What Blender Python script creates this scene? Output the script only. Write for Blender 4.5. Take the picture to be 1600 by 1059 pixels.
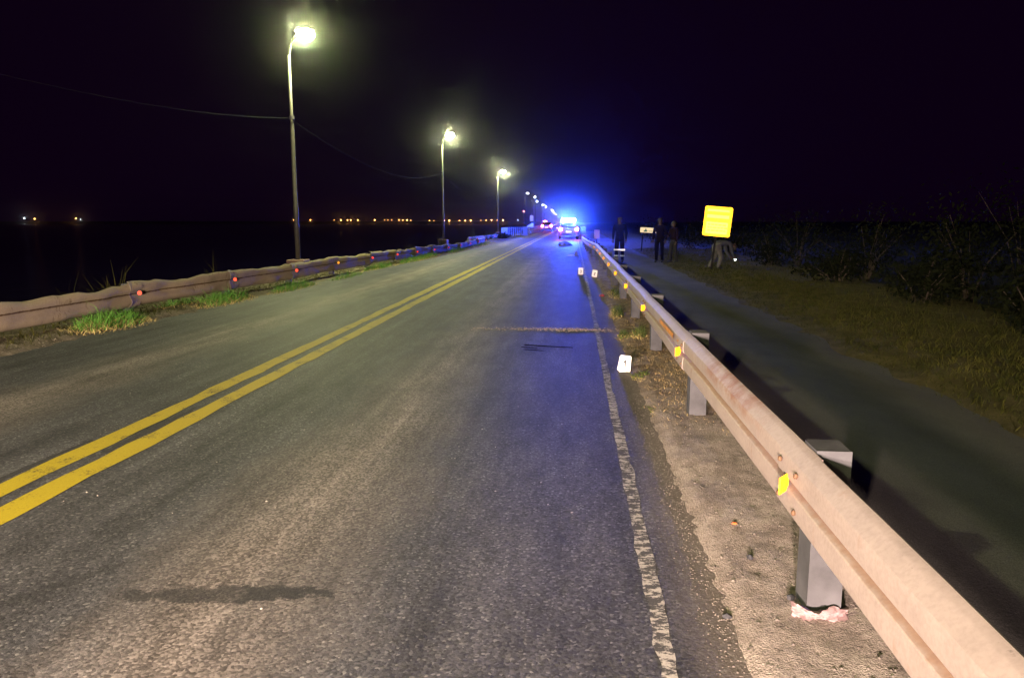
import bpy, bmesh, math, random
import numpy as np
from mathutils import Vector, Matrix, noise

random.seed(7); RNG = np.random.default_rng(11)
for o in list(bpy.data.objects): bpy.data.objects.remove(o, do_unlink=True)
S = bpy.context.scene
COL = S.collection
PI = math.pi

# ------------------------------------------------------------------ camera
CAM_H = 1.6
F = 1150.0                                   # focal length in pixels of a 1600 px wide frame
PITCH = math.atan(183.5 / F); YAW = math.atan(97 / F * math.cos(PITCH))
cd = bpy.data.cameras.new('camera'); cam = bpy.data.objects.new('camera', cd); COL.objects.link(cam)
cam.location = (0, 0, CAM_H); cam.rotation_euler = (PI / 2 - PITCH, 0, YAW)
cd.sensor_width = 36; cd.lens = F / 1600 * 36; cd.clip_start = 0.05; cd.clip_end = 4000
S.camera = cam
# ------------------------------------------------------------------ night sky
W = bpy.data.worlds.new('World'); S.world = W; W.use_nodes = True
wn = W.node_tree; bg = wn.nodes['Background']
bg.inputs['Color'].default_value = (0.62, 0.06, 0.95, 1); bg.inputs['Strength'].default_value = 0.0050
# ------------------------------------------------------------------ the light of the vehicle that stands behind the photographer
HEAD_W = 10000
for hx in (-2.35, -1.05):
    ld = bpy.data.lights.new('vehicle_headlight', 'SPOT'); lo = bpy.data.objects.new('vehicle_headlight', ld); COL.objects.link(lo)
    ld.energy = HEAD_W; ld.color = (1.0, 0.74, 0.63); ld.spot_size = math.radians(86); ld.spot_blend = 0.95; ld.shadow_soft_size = 0.09
    lo.location = (hx, -4.6, 1.40)
    lo.rotation_euler = (math.radians(83), 0, math.radians(4))
# ------------------------------------------------------------------ exposure and render
S.view_settings.view_transform = 'Standard'; S.view_settings.look = 'None'
S.view_settings.exposure = 0.0; S.view_settings.gamma = 1.0; S.view_settings.use_curve_mapping = False
S.render.engine = 'CYCLES'
cy = S.cycles
cy.use_denoising = True; cy.max_bounces = 3; cy.diffuse_bounces = 1; cy.glossy_bounces = 2; cy.transmission_bounces = 2; cy.adaptive_threshold = 0.03
cy.volume_bounces = 0; cy.transparent_max_bounces = 8; cy.caustics_reflective = False; cy.caustics_refractive = False
cy.sample_clamp_indirect = 4.0
LAMP_L = 1800.0      # radiance of a street-lamp bowl
BLUE_L = 29000.0      # radiance of the blue roof light
HAZE = 0.00046

# ================================================================== helpers
MATS = {}
def nodes(name):
    m = bpy.data.materials.new(name); m.use_nodes = True
    nt = m.node_tree; b = nt.nodes['Principled BSDF']
    MATS[name] = m
    return m, nt, b
def N(nt, t, **kw):
    n = nt.nodes.new(t)
    for k, v in kw.items():
        if k.startswith('i_'): n.inputs[k[2:]].default_value = v
        elif k.startswith('n_'): n.inputs[int(k[2:])].default_value = v
        else: setattr(n, k, v)
    return n
def L(nt, a, b): nt.links.new(a, b)
def c4(c): return (c[0], c[1], c[2], 1)
def ramp(nt, fac, stops):
    r = N(nt, 'ShaderNodeValToRGB'); e = r.color_ramp.elements
    while len(e) < len(stops): e.new(0.5)
    for k, (p, c) in enumerate(stops):
        e[k].position = p; e[k].color = c4(c if hasattr(c, '__len__') else (c, c, c))
    L(nt, fac, r.inputs['Fac']); return r.outputs['Color']
def mix(nt, fac, a, b, mode='MIX'):
    m = N(nt, 'ShaderNodeMix', data_type='RGBA', blend_type=mode)
    for s, v in (('Factor', fac), ('A', a), ('B', b)):
        k = [i for i in m.inputs if i.name == s and i.enabled][0]
        if hasattr(v, 'links'): L(nt, v, k)
        elif s == 'Factor': k.default_value = v
        else: k.default_value = c4(v)
    return [o for o in m.outputs if o.enabled][0]
def math_(nt, op, a, b=0.0, c=0.0):
    m = N(nt, 'ShaderNodeMath', operation=op)
    for k, v in enumerate((a, b, c)):
        if hasattr(v, 'links'): L(nt, v, m.inputs[k])
        else: m.inputs[k].default_value = v
    return m.outputs[0]
def pos(nt):
    g = N(nt, 'ShaderNodeNewGeometry'); s = N(nt, 'ShaderNodeSeparateXYZ'); L(nt, g.outputs['Position'], s.inputs[0])
    return g.outputs['Position'], s.outputs
def tex(nt, vec, scale, detail=4, rough=0.55, kind='noise', dist=0.0):
    if kind == 'noise':
        t = N(nt, 'ShaderNodeTexNoise', i_Scale=scale, i_Detail=detail, i_Roughness=rough, i_Distortion=dist); out = t.outputs['Fac']
    else:
        t = N(nt, 'ShaderNodeTexVoronoi', i_Scale=scale, feature=kind); out = t.outputs['Distance']
        if kind == 'CELL': out = t.outputs['Color']
    L(nt, vec, t.inputs['Vector']); return out, t
def stretch(nt, vec, sc):
    m = N(nt, 'ShaderNodeMapping'); m.inputs['Scale'].default_value = sc; L(nt, vec, m.inputs['Vector']); return m.outputs[0]
def bump(nt, b, h, dist=0.01, strength=1.0):
    n = N(nt, 'ShaderNodeBump', i_Strength=strength, i_Distance=dist); L(nt, h, n.inputs['Height']); L(nt, n.outputs[0], b.inputs['Normal'])
def simple(name, col, rough=0.6, metal=0.0, var=0.25, scale=12.0, bmp=0.0, spec=0.5):
    if name in MATS: return MATS[name]
    m, nt, b = nodes(name)
    p, _ = pos(nt); f, _t = tex(nt, p, scale, 5, 0.6)
    lo = [c * (1 - var) for c in col]; hi = [min(1, c * (1 + var)) for c in col]
    L(nt, ramp(nt, f, [(0.3, lo), (0.7, hi)]), b.inputs['Base Color'])
    b.inputs['Roughness'].default_value = rough; b.inputs['Metallic'].default_value = metal
    b.inputs['Specular IOR Level'].default_value = spec
    if bmp: bump(nt, b, f, bmp)
    return m
def glow(name, col, strength):
    if name in MATS: return MATS[name]
    m, nt, b = nodes(name)
    b.inputs['Base Color'].default_value = c4([c * .5 for c in col]); b.inputs['Emission Color'].default_value = c4(col); b.inputs['Emission Strength'].default_value = strength
    return m
def retro(name, col, rough=0.32, gain=0.5, body=None):
    """glass-bead reflective sheeting: sends light back to where it came from, over a painted base"""
    if name in MATS: return MATS[name]
    m, nt, b = nodes(name)
    p, _ = pos(nt); f, _t = tex(nt, p, 30, 3)
    cc = mix(nt, f, [c * .85 for c in col], col)
    L(nt, cc, b.inputs['Base Color'])
    b.inputs['Roughness'].default_value = 0.5
    g = N(nt, 'ShaderNodeBsdfGlossy', distribution='GGX', i_Roughness=rough)
    L(nt, cc, g.inputs['Color'])
    geo = N(nt, 'ShaderNodeNewGeometry'); L(nt, geo.outputs['Incoming'], g.inputs['Normal'])
    ms = N(nt, 'ShaderNodeMixShader', i_Fac=gain)
    out = nt.nodes['Material Output']
    L(nt, b.outputs[0], ms.inputs[1]); L(nt, g.outputs[0], ms.inputs[2]); L(nt, ms.outputs[0], out.inputs['Surface'])
    return m

def tag(o, label=None, cat=None, group=None, kind=None):
    if label: o['label'] = label
    if cat: o['category'] = cat
    if group: o['group'] = group
    if kind: o['kind'] = kind
    return o
def mesh_obj(name, verts, faces, mat, parent=None, smooth=False, mats=None, fm=None):
    me = bpy.data.meshes.new(name); me.from_pydata([tuple(v) for v in verts], [], [tuple(f) for f in faces])
    for mm in (mats or [mat]): me.materials.append(mm)
    if fm is not None: me.polygons.foreach_set('material_index', fm)
    if smooth: me.polygons.foreach_set('use_smooth', [True] * len(me.polygons))
    me.update()
    o = bpy.data.objects.new(name, me); COL.objects.link(o)
    if parent: o.parent = parent
    return o
def empty(name, loc=(0, 0, 0), rz=0.0):
    o = bpy.data.objects.new(name, None); COL.objects.link(o); o.location = loc; o.rotation_euler = (0, 0, rz); o.empty_display_size = .2
    return o
def copy_tree(o, parent=None):
    c = o.copy(); COL.objects.link(c); c.parent = parent
    for ch in [x for x in bpy.data.objects if x.parent == o]: copy_tree(ch, c)
    return c
class MB:
    def __init__(s): s.v = []; s.f = []
    def add(s, v, f):
        n = len(s.v); s.v += [Vector(x) for x in v]; s.f += [tuple(i + n for i in q) for q in f]; return s
    def box(s, a, b, bev=0.0):
        x0, y0, z0 = a; x1, y1, z1 = b
        if not bev:
            return s.add([(x0,y0,z0),(x1,y0,z0),(x1,y1,z0),(x0,y1,z0),(x0,y0,z1),(x1,y0,z1),(x1,y1,z1),(x0,y1,z1)],
                         [(0,3,2,1),(4,5,6,7),(0,1,5,4),(1,2,6,5),(2,3,7,6),(3,0,4,7)])
        bm = bmesh.new(); bmesh.ops.create_cube(bm, size=1)
        for v in bm.verts: v.co = Vector(((x0+x1)/2 + v.co.x*(x1-x0), (y0+y1)/2 + v.co.y*(y1-y0), (z0+z1)/2 + v.co.z*(z1-z0)))
        bmesh.ops.bevel(bm, geom=bm.edges[:], offset=bev, segments=2, affect='EDGES', profile=.5)
        bm.verts.index_update(); s.add([v.co.copy() for v in bm.verts], [[v.index for v in f.verts] for f in bm.faces]); bm.free(); return s
    def tube(s, pts, rads, seg=10, cap=True):
        pts = [Vector(p) for p in pts]; rings = []
        if not hasattr(rads, '__len__'): rads = [rads] * len(pts)
        n0 = len(s.v); ref = Vector((0, 0, 1))
        for i, p in enumerate(pts):
            d = (pts[min(i+1, len(pts)-1)] - pts[max(i-1, 0)]).normalized()
            r = ref if abs(d.dot(ref)) < .95 else Vector((1, 0, 0))
            u = d.cross(r).normalized(); w = d.cross(u)
            for k in range(seg):
                a = 2*PI*k/seg; s.v.append(p + (u*math.cos(a) + w*math.sin(a)) * rads[i])
        for i in range(len(pts)-1):
            for k in range(seg):
                a = n0+i*seg+k; b = n0+i*seg+(k+1)%seg; s.f.append((a, b, b+seg, a+seg))
        if cap:
            s.f.append(tuple(n0+k for k in range(seg))[::-1]); s.f.append(tuple(n0+(len(pts)-1)*seg+k for k in range(seg)))
        return s
    def lathe(s, prof, seg=16, c=(0,0,0)):
        n0 = len(s.v); c = Vector(c)
        for r, z in prof:
            for k in range(seg): a = 2*PI*k/seg; s.v.append(c + Vector((r*math.cos(a), r*math.sin(a), z)))
        for i in range(len(prof)-1):
            for k in range(seg):
                a = n0+i*seg+k; b = n0+i*seg+(k+1)%seg; s.f.append((a, b, b+seg, a+seg))
        return s
    def ball(s, c, r, seg=10, ring=6):
        r = r if hasattr(r, '__len__') else (r, r, r); n0 = len(s.v)
        for i in range(1, ring):
            t = PI*i/ring
            for k in range(seg):
                a = 2*PI*k/seg; s.v.append(Vector((c[0]+r[0]*math.sin(t)*math.cos(a), c[1]+r[1]*math.sin(t)*math.sin(a), c[2]+r[2]*math.cos(t))))
        top = len(s.v); s.v.append(Vector((c[0],c[1],c[2]+r[2]))); bot = len(s.v); s.v.append(Vector((c[0],c[1],c[2]-r[2])))
        for i in range(ring-2):
            for k in range(seg):
                a = n0+i*seg+k; b = n0+i*seg+(k+1)%seg; s.f.append((a, a+seg, b+seg, b))
        for k in range(seg):
            s.f.append((top, n0+k, n0+(k+1)%seg)); m = n0+(ring-2)*seg; s.f.append((bot, m+(k+1)%seg, m+k))
        return s
    def xf(s, M):
        s.v = [M @ v for v in s.v]; return s
    def build(s, name, mat, parent=None, smooth=False): return mesh_obj(name, s.v, s.f, mat, parent, smooth)
def sheet(name, xs_fn, ys, z_fn, mat, nx, parent=None, smooth=True):
    """a strip of ground: xs_fn(y) -> (x0, x1), nx columns"""
    v = []; f = []
    for y in ys:
        x0, x1 = xs_fn(y)
        for i in range(nx+1):
            x = x0 + (x1-x0)*i/nx; v.append((x, y, z_fn(x, y)))
    for j in range(len(ys)-1):
        for i in range(nx):
            a = j*(nx+1)+i; f.append((a, a+1, a+nx+2, a+nx+1))
    return mesh_obj(name, v, f, mat, parent, smooth)
def fbm(x, y, s, seed=0.0): return noise.fractal(Vector((x*s, y*s, seed)), 1.0, 2.0, 4)
def interp(t, tab):
    if t <= tab[0][0]: return tab[0][1]
    for (a, va), (b, vb) in zip(tab, tab[1:]):
        if t <= b: return va + (vb-va)*(t-a)/(b-a)
    return tab[-1][1]
def bend(y): return -2.0e-5 * max(0.0, y-150)**2          # the road swings gently left in the far distance
def edge_l(y): return interp(y, [(8, -6.75), (25, -6.65), (36, -6.0), (55, -5.55), (900, -5.5)])
def geomspace(a, b, d0, g):
    out = [a]; d = d0
    while out[-1] < b: out.append(out[-1]+d); d *= g
    return out

# ================================================================== materials of the setting
def mat_asphalt():
    m, nt, b = nodes('asphalt'); p, s = pos(nt)
    fine, _ = tex(nt, p, 80, 5, .75)
    cell, _ = tex(nt, p, 85, kind='F1')
    vc = N(nt, 'ShaderNodeTexVoronoi', i_Scale=85.0); L(nt, p, vc.inputs['Vector'])
    stone = N(nt, 'ShaderNodeSeparateColor'); L(nt, vc.outputs['Color'], stone.inputs[0])
    big, _ = tex(nt, p, 0.8, 5, .6)
    mid, _ = tex(nt, stretch(nt, p, (3.0, .8, 1)), 1.0, 6, .65)
    # lighter, browner ground-out aggregate between the wheel tracks of each lane
    wob = math_(nt, 'MULTIPLY_ADD', big, 0.9, -0.45)
    xx = math_(nt, 'ADD', s[0], wob)
    d1 = math_(nt, 'ABSOLUTE', math_(nt, 'ADD', xx, 1.45)); d2 = math_(nt, 'ABSOLUTE', math_(nt, 'ADD', xx, 4.95))
    dd = math_(nt, 'MINIMUM', d1, d2)
    band = ramp(nt, math_(nt, 'MULTIPLY_ADD', mid, .55, dd), [(0.30, 1.0), (0.95, 0.0)])
    base = ramp(nt, stone.outputs[0], [(0.0, (.042, .042, .046)), (0.5, (.078, .077, .081)), (0.9, (.108, .107, .110)), (1.0, (.21, .206, .20))])
    worn = ramp(nt, stone.outputs[1], [(0.0, (.095, .080, .070)), (0.5, (.19, .162, .142)), (1.0, (.40, .35, .31))])
    col = mix(nt, math_(nt, 'MULTIPLY', band, .85), base, worn)
    blot = ramp(nt, mid, [(0.30, .52), (0.64, 1.18)])
    trk, _ = tex(nt, stretch(nt, p, (5, .22, 1)), 1.0, 5, .65)
    col = mix(nt, .9, col, ramp(nt, trk, [(.32, .68), (.66, 1.22)]), 'MULTIPLY')
    col = mix(nt, 1.0, col, blot, 'MULTIPLY')
    crk, _ = tex(nt, stretch(nt, p, (1, .45, 1)), 0.55, 3, .6, kind='noise')
    pits = ramp(nt, fine, [(0.28, .35), (0.42, 1.0)])
    col = mix(nt, .8, col, pits, 'MULTIPLY')
    # dark tar stains with soft, broken edges
    sn, _ = tex(nt, p, 9, 6, .7)
    for (cx, cy, hx, hy, rot, st) in ((-1.50, 2.87, .50, .075, .10, .72), (-2.30, 2.85, .42, .05, .95, .45), (-1.28, 2.90, .16, .09, .1, .5), (-.35, 6.2, .5, .9, 0, .18)):
        dx = math_(nt, 'ADD', s[0], -cx); dy = math_(nt, 'ADD', s[1], -cy)
        u = math_(nt, 'ADD', math_(nt, 'MULTIPLY', dx, math.cos(rot)/hx), math_(nt, 'MULTIPLY', dy, math.sin(rot)/hx)); w_ = math_(nt, 'ADD', math_(nt, 'MULTIPLY', dx, -math.sin(rot)/hy), math_(nt, 'MULTIPLY', dy, math.cos(rot)/hy))
        d_ = math_(nt, 'SQRT', math_(nt, 'ADD', math_(nt, 'MULTIPLY', u, u), math_(nt, 'MULTIPLY', w_, w_)))
        k_ = math_(nt, 'MULTIPLY', ramp(nt, math_(nt, 'MULTIPLY_ADD', sn, 1.7, math_(nt, 'MULTIPLY_ADD', d_, .55, -.82)), [(.45, 1.0), (.56, 0.0)]), st)
        col = mix(nt, k_, col, (.026, .026, .027))
    # dust carried off the gravel shoulder
    du = ramp(nt, math_(nt, 'ADD', s[0], math_(nt, 'MULTIPLY_ADD', mid, .22, math_(nt, 'MULTIPLY', fine, .10))), [(.56, 0.0), (.84, .45)])
    col = mix(nt, du, col, (.30, .245, .20))
    L(nt, col, b.inputs['Base Color'])
    b.inputs['Roughness'].default_value = .66; b.inputs['Specular IOR Level'].default_value = .17
    h = math_(nt, 'MULTIPLY_ADD', fine, 1.0, math_(nt, 'MULTIPLY', cell, -.35))
    bump(nt, b, h, .005, .55)
    return m
def mat_path():
    m, nt, b = nodes('path_asphalt'); p, s = pos(nt)
    f, _ = tex(nt, p, 60, 4, .7); g, _ = tex(nt, stretch(nt, p, (1.2, .5, 1)), 1.3, 5, .6)
    c = mix(nt, f, (.075, .075, .072), (.165, .16, .148)); c = mix(nt, 1.0, c, ramp(nt, g, [(.3, .7), (.7, 1.2)]), 'MULTIPLY')
    sp, _ = tex(nt, p, 140, 3, .7); c = mix(nt, .8, c, ramp(nt, sp, [(.35, .45), (.62, 1.25)]), 'MULTIPLY')
    L(nt, c, b.inputs['Base Color']); b.inputs['Roughness'].default_value = .8; b.inputs['Specular IOR Level'].default_value = .2
    bump(nt, b, f, .006, .6); return m
def mat_gravel(name, stops, scale=1.0):
    m, nt, b = nodes(name); p, s = pos(nt)
    f, _ = tex(nt, p, 38*scale, 6, .7); g, _ = tex(nt, p, 3.2*scale, 6, .65, dist=.4); h, _ = tex(nt, p, 130*scale, 2, .6)
    v = math_(nt, 'MULTIPLY_ADD', g, .65, math_(nt, 'MULTIPLY', f, .35))
    c = ramp(nt, v, stops); c = mix(nt, .6, c, ramp(nt, h, [(.3, .45), (.55, 1.1)]), 'MULTIPLY')
    if name == 'tan_gravel':
        sp, _ = tex(nt, p, 22, 4, .7); sp2, _ = tex(nt, p, 7, 5, .7)
        c = mix(nt, .85, c, ramp(nt, sp, [(.30, .30), (.40, 1.0)]), 'MULTIPLY'); c = mix(nt, .8, c, ramp(nt, sp2, [(.34, .60), (.55, 1.06)]), 'MULTIPLY')
    if name == 'tan_gravel':                           # plant litter lies on the gravel further along
        li = math_(nt, 'MULTIPLY', ramp(nt, math_(nt, 'MULTIPLY', s[1], .05), [(.26, 0.0), (.40, 1.0)]), ramp(nt, g, [(.35, .9), (.62, .35)]))
        c = mix(nt, li, c, mix(nt, f, (.055, .036, .022), (.20, .135, .075)))
    L(nt, c, b.inputs['Base Color']); b.inputs['Roughness'].default_value = .95; b.inputs['Specular IOR Level'].default_value = .1
    bump(nt, b, math_(nt, 'MULTIPLY_ADD', f, .8, h), .012, .8); return m
def mat_water():
    m, nt, b = nodes('dark_water'); p, s = pos(nt)
    f, _ = tex(nt, stretch(nt, p, (1, .3, 1)), .9, 5, .6)
    b.inputs['Base Color'].default_value = (.006, .007, .010, 1); b.inputs['Roughness'].default_value = .25; b.inputs['Specular IOR Level'].default_value = .3
    bump(nt, b, f, .12, .8); return m
def mat_paint(name, col, wear=.42, under=(.05, .05, .05), grain=70):
    m, nt, b = nodes(name); p, s = pos(nt)
    f, _ = tex(nt, p, grain, 4, .7); g, _ = tex(nt, p, 4.0, 4, .6)
    w = ramp(nt, math_(nt, 'MULTIPLY_ADD', g, .5, math_(nt, 'MULTIPLY', f, .5)), [(wear-.05, 0.0), (wear+.03, 1.0)])
    shade = mix(nt, f, [c*.72 for c in col], [min(1, c*1.15) for c in col])
    L(nt, mix(nt, w, under, shade), b.inputs['Base Color']); b.inputs['Roughness'].default_value = .7; b.inputs['Specular IOR Level'].default_value = .3
    bump(nt, b, f, .004, .6); return m
def mat_rail(name, col, rust, z0, amount=.5):
    """weathered galvanised beam: streaked zinc, rust along the valley and in patches"""
    m, nt, b = nodes(name); p, s = pos(nt)
    f, _ = tex(nt, stretch(nt, p, (2, 1.2, 2)), 1.6, 6, .65); g, _ = tex(nt, stretch(nt, p, (8, 8, 1.5)), 2.2, 5, .6); fine, _ = tex(nt, p, 60, 3, .6)
    c = mix(nt, f, [x*.78 for x in col], [min(1, x*1.12) for x in col])
    zz = math_(nt, 'ABSOLUTE', math_(nt, 'ADD', s[2], -z0))
    v = ramp(nt, math_(nt, 'MULTIPLY_ADD', g, .025, zz), [(.018, .8), (.027, 0.0)])
    c = mix(nt, math_(nt, 'MULTIPLY', v, amount*1.4), c, rust)
    pa = ramp(nt, math_(nt, 'MULTIPLY_ADD', g, .5, math_(nt, 'MULTIPLY', f, .5)), [(.56, 0.0), (.66, .75)])
    c = mix(nt, math_(nt, 'MULTIPLY', pa, amount), c, rust)
    if z0 > .5:                                        # old scrape on the upper hump, gone rusty
        sm = ramp(nt, math_(nt, 'ABSOLUTE', math_(nt, 'ADD', s[1], -4.25)), [(.25, 1.0), (1.0, 0.0)])
        up = ramp(nt, s[2], [(.585, 0.0), (.635, 1.0)])
        g2, _ = tex(nt, stretch(nt, p, (2, 2.4, 4)), 2.0, 6, .7)
        c = mix(nt, math_(nt, 'MULTIPLY', math_(nt, 'MULTIPLY', sm, up), ramp(nt, g2, [(.38, 0.0), (.58, .8)])), c, (.26, .10, .045))
    gr1, _ = tex(nt, stretch(nt, p, (3, 2.2, 3)), 2.2, 6, .7); gr3, _ = tex(nt, p, 9, 5, .75)
    c = mix(nt, .8, c, ramp(nt, gr1, [(.28, .84), (.55, 1.02)]), 'MULTIPLY')           # road grime
    c = mix(nt, .9, c, ramp(nt, gr3, [(.25, .45), (.34, 1.0)]), 'MULTIPLY')            # dark spots
    c = mix(nt, .5, c, ramp(nt, fine, [(.3, .8), (.6, 1.08)]), 'MULTIPLY')
    L(nt, c, b.inputs['Base Color']); b.inputs['Roughness'].default_value = .62 if z0 > .5 else .85; b.inputs['Metallic'].default_value = .12 if z0 > .5 else 0; b.inputs['Specular IOR Level'].default_value = .4 if z0 > .5 else .12
    bump(nt, b, math_(nt, 'MULTIPLY_ADD', f, .4, math_(nt, 'MULTIPLY', fine, .08)), .004, .4); return m
def mat_leaf(name, a, b_, trans=.25):
    m, nt, b = nodes(name); p, s = pos(nt)
    o = N(nt, 'ShaderNodeTexNoise', i_Scale=5.0, i_Detail=3.0); L(nt, p, o.inputs['Vector'])
    L(nt, ramp(nt, o.outputs['Fac'], [(.35, a), (.65, b_)]), b.inputs['Base Color']); b.inputs['Roughness'].default_value = .85; b.inputs['Specular IOR Level'].default_value = .05
    return m
M_ASPH = mat_asphalt(); M_PATH = mat_path()
M_DIRT = mat_gravel('tan_gravel', [(.28, (.19, .155, .13)), (.42, (.31, .26, .225)), (.58, (.42, .36, .315)), (.72, (.50, .44, .39))])
M_VERGE = mat_gravel('verge_soil', [(.30, (.04, .034, .025)), (.45, (.11, .092, .065)), (.6, (.22, .185, .14)), (.72, (.32, .275, .21))])
M_BANK = mat_gravel('grassy_soil', [(.30, (.02, .022, .008)), (.5, (.05, .048, .018)), (.7, (.095, .085, .04))])
M_WATER = mat_water()
M_YEL = mat_paint('yellow_road_paint', (.50, .385, .018), .43, (.075, .065, .03))
M_TAR = simple('old_tar', (.045, .044, .043), .8, var=.4, scale=40, bmp=.003, spec=.25)
M_RAILR = mat_rail('weathered_rail', (.41, .335, .30), (.30, .15, .08), .54, .55)
M_RAILL = mat_rail('old_rail', (.30, .25, .165), (.075, .045, .02), .38, 1.15)
M_POST = simple('galvanised_steel', (.085, .085, .092), .75, .2, .4, 5, .003)
M_BOLT = simple('rusty_bolt', (.16, .09, .05), .7, .3, .3, 80)
M_CONC = simple('concrete', (.22, .20, .18), .9, 0, .25, 6, .01)
M_POLE = simple('pole_paint', (.055, .05, .042), .6, .2, .25, 5)
M_BROWN = simple('brown_plinth', (.16, .10, .075), .9, 0, .3, 8, .01)
M_DARK = simple('dark_rubber', (.02, .02, .021), .8)
M_CABLE = simple('cable_sheath', (.010, .010, .009), .9, spec=.05)
M_GREEN = mat_leaf('fresh_grass', (.07, .19, .03), (.15, .36, .06))
M_WEED = mat_leaf('weed_leaf', (.045, .075, .016), (.12, .15, .045))
M_STRAW = mat_leaf('dry_grass', (.42, .33, .12), (.66, .54, .22))
M_OLIVE = mat_leaf('olive_grass', (.026, .032, .006), (.070, .067, .014))
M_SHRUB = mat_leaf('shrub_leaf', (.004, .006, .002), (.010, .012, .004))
M_STEM = simple('woody_stem', (.06, .045, .03), .9)

# ================================================================== the setting
def ground_z(x, y):
    if x < -8.0: return interp(x, [(-60, -5.0), (-20, -3.6), (-13, -2.1), (-9.9, -.35), (-8.0, -.06)])
    if x < 3.3: return -.06
    return interp(x, [(3.3, -.05), (6, .02), (9, -.1), (14, -.3), (30, .2), (80, 1.0), (1000, 2.0)]) * min(1.0, max(0, (x-3.3)/2)) - .05
xs = [-1000, -700, -400, -200, -100, -60, -35, -20, -16, -13, -11.5, -9.9, -9, -8, -7, -3, 1.3, 3.3, 4, 5, 6, 8, 10, 14, 20, 30, 50, 80, 150, 400, 1000]
ysg = [-50, -20, 0, 5, 10, 15, 20, 30, 40, 60, 80, 120, 160, 220, 300, 400, 550, 700, 850, 1000]
v = [(x, y, ground_z(x, y)) for y in ysg for x in xs]; nx = len(xs)
f = [(j*nx+i, j*nx+i+1, (j+1)*nx+i+1, (j+1)*nx+i) for j in range(len(ysg)-1) for i in range(nx-1)]
tag(mesh_obj('ground', v, f, M_BANK, None, True), 'dark soil of the embankment and the verges', 'ground', kind='structure')
tag(mesh_obj('water', [(-1000, -50, -1.6), (-11, -50, -1.6), (-11, 1000, -1.6), (-1000, 1000, -1.6)], [(0, 1, 2, 3)], M_WATER), 'black water left of the road', 'water', kind='structure')
sv = []; sf = []
for i, x in enumerate(np.linspace(-1000, -20, 50)):
    h = 1.2 + .8*fbm(x, 0, .01, 3)
    sv += [(x, 880, -2), (x, 905, h), (x, 960, h+.3), (x, 998, -2)]
for i in range(49):
    for k in range(3): sf.append((i*4+k, i*4+4+k, i*4+5+k, i*4+1+k))
tag(mesh_obj('far_shore', sv, sf, M_BANK), 'low dark shore across the water', 'shore', kind='structure')
ysr = geomspace(-30, 950, 2.0, 1.02)
road = sheet('road', lambda y: (-7.5+bend(y), .80+bend(y)), ysr, lambda x, y: 0.0, M_ASPH, 8)
tag(road, 'grey worn asphalt two-lane road', 'road', kind='structure')
def line(x0, x1, ya, yb, name, mat, z, rag=.016, step0=.05, seed=0.0):
    ys = geomspace(ya, yb, step0, 1.02); v = []; f = []
    for j, y in enumerate(ys):
        a = rag*noise.noise(Vector((x0*9, y*7, seed)))*2 + rag*noise.noise(Vector((x0, y*1.1, seed+4)))
        b = rag*noise.noise(Vector((x1*9, y*7, seed+9)))*2 + rag*noise.noise(Vector((x1, y*1.1, seed+14)))
        v += [(x0+a+bend(y), y, z), (x1+b+bend(y), y, z)]
        if j: f.append((2*j-2, 2*j-1, 2*j+1, 2*j))
    return mesh_obj(name, v, f, mat, road)
tag(line(-3.50, -3.33, -10, 300, 'yellow_line', M_YEL, .004, seed=1), 'left one of the double yellow centre lines')
tag(line(-3.21, -3.03, -10, 300, 'yellow_line', M_YEL, .004, seed=2), 'right one of the double yellow centre lines')
# white edge line: thin film of paint, broken into rough dabs by wear
m, nt, b = nodes('worn_edge_paint'); p, s_ = pos(nt)
a1, _ = tex(nt, stretch(nt, p, (13, 24, 1)), 1.0, 4, .7); a2, _ = tex(nt, p, 75, 4, .75); a3, _ = tex(nt, stretch(nt, p, (2, 2.2, 1)), 1.0, 3, .6)
wv = math_(nt, 'ADD', math_(nt, 'MULTIPLY', a1, .62), math_(nt, 'ADD', math_(nt, 'MULTIPLY', a2, .24), math_(nt, 'MULTIPLY', a3, .18)))
L(nt, mix(nt, ramp(nt, wv, [(.510, 0.0), (.560, 1.0)]), (.085, .082, .080), mix(nt, a2, (.36, .33, .30), (.62, .58, .53))), b.inputs['Base Color']); b.inputs['Roughness'].default_value = .8; b.inputs['Specular IOR Level'].default_value = .2; bump(nt, b, a2, .004, .7)
M_WHT = m
tag(line(.326, .398, 1.2, 250, 'edge_line', M_WHT, .002, .009, .010, 5), 'thin white edge line, worn')
# tar patches, narrow near-black marks and the trickle of sand: marks with a shape of their own
def patch(name, pts, mat, z=.006, rag=.03, label=None):
    bm = []; n = len(pts)
    for i in range(n):
        a = Vector(pts[i]); b = Vector(pts[(i+1) % n]); m = max(2, int((b-a).length/.015))
        for q in range(m):
            p = a.lerp(b, q/m); bm.append((p.x+rag*(noise.noise(Vector((p.x*14, p.y*14, 1)))*1.3+noise.noise(Vector((p.x*45, p.y*45, 3)))*.8), p.y+rag*(noise.noise(Vector((p.x*14, p.y*14, 7)))*1.3+noise.noise(Vector((p.x*45, p.y*45, 5)))*.8), z))
    o = mesh_obj(name, bm, [tuple(range(len(bm)))], mat, road)
    bmm = bmesh.new(); bmm.from_mesh(o.data); bmesh.ops.triangulate(bmm, faces=bmm.faces[:]); bmm.to_mesh(o.data); bmm.free()
    if label: o['label'] = label
    return o
patch('tar_patch', [(-3.30, 4.72), (-3.27, 6.0), (-3.24, 6.0), (-3.23, 4.7)], M_TAR, .002, .015)
patch('tar_patch', [(-3.62, 3.9), (-3.56, 5.0), (-3.52, 5.0), (-3.54, 3.9)], M_TAR, .002, .015)
M_MARK = simple('black_mark', (.006, .006, .007), 1.0, spec=0.0)
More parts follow.
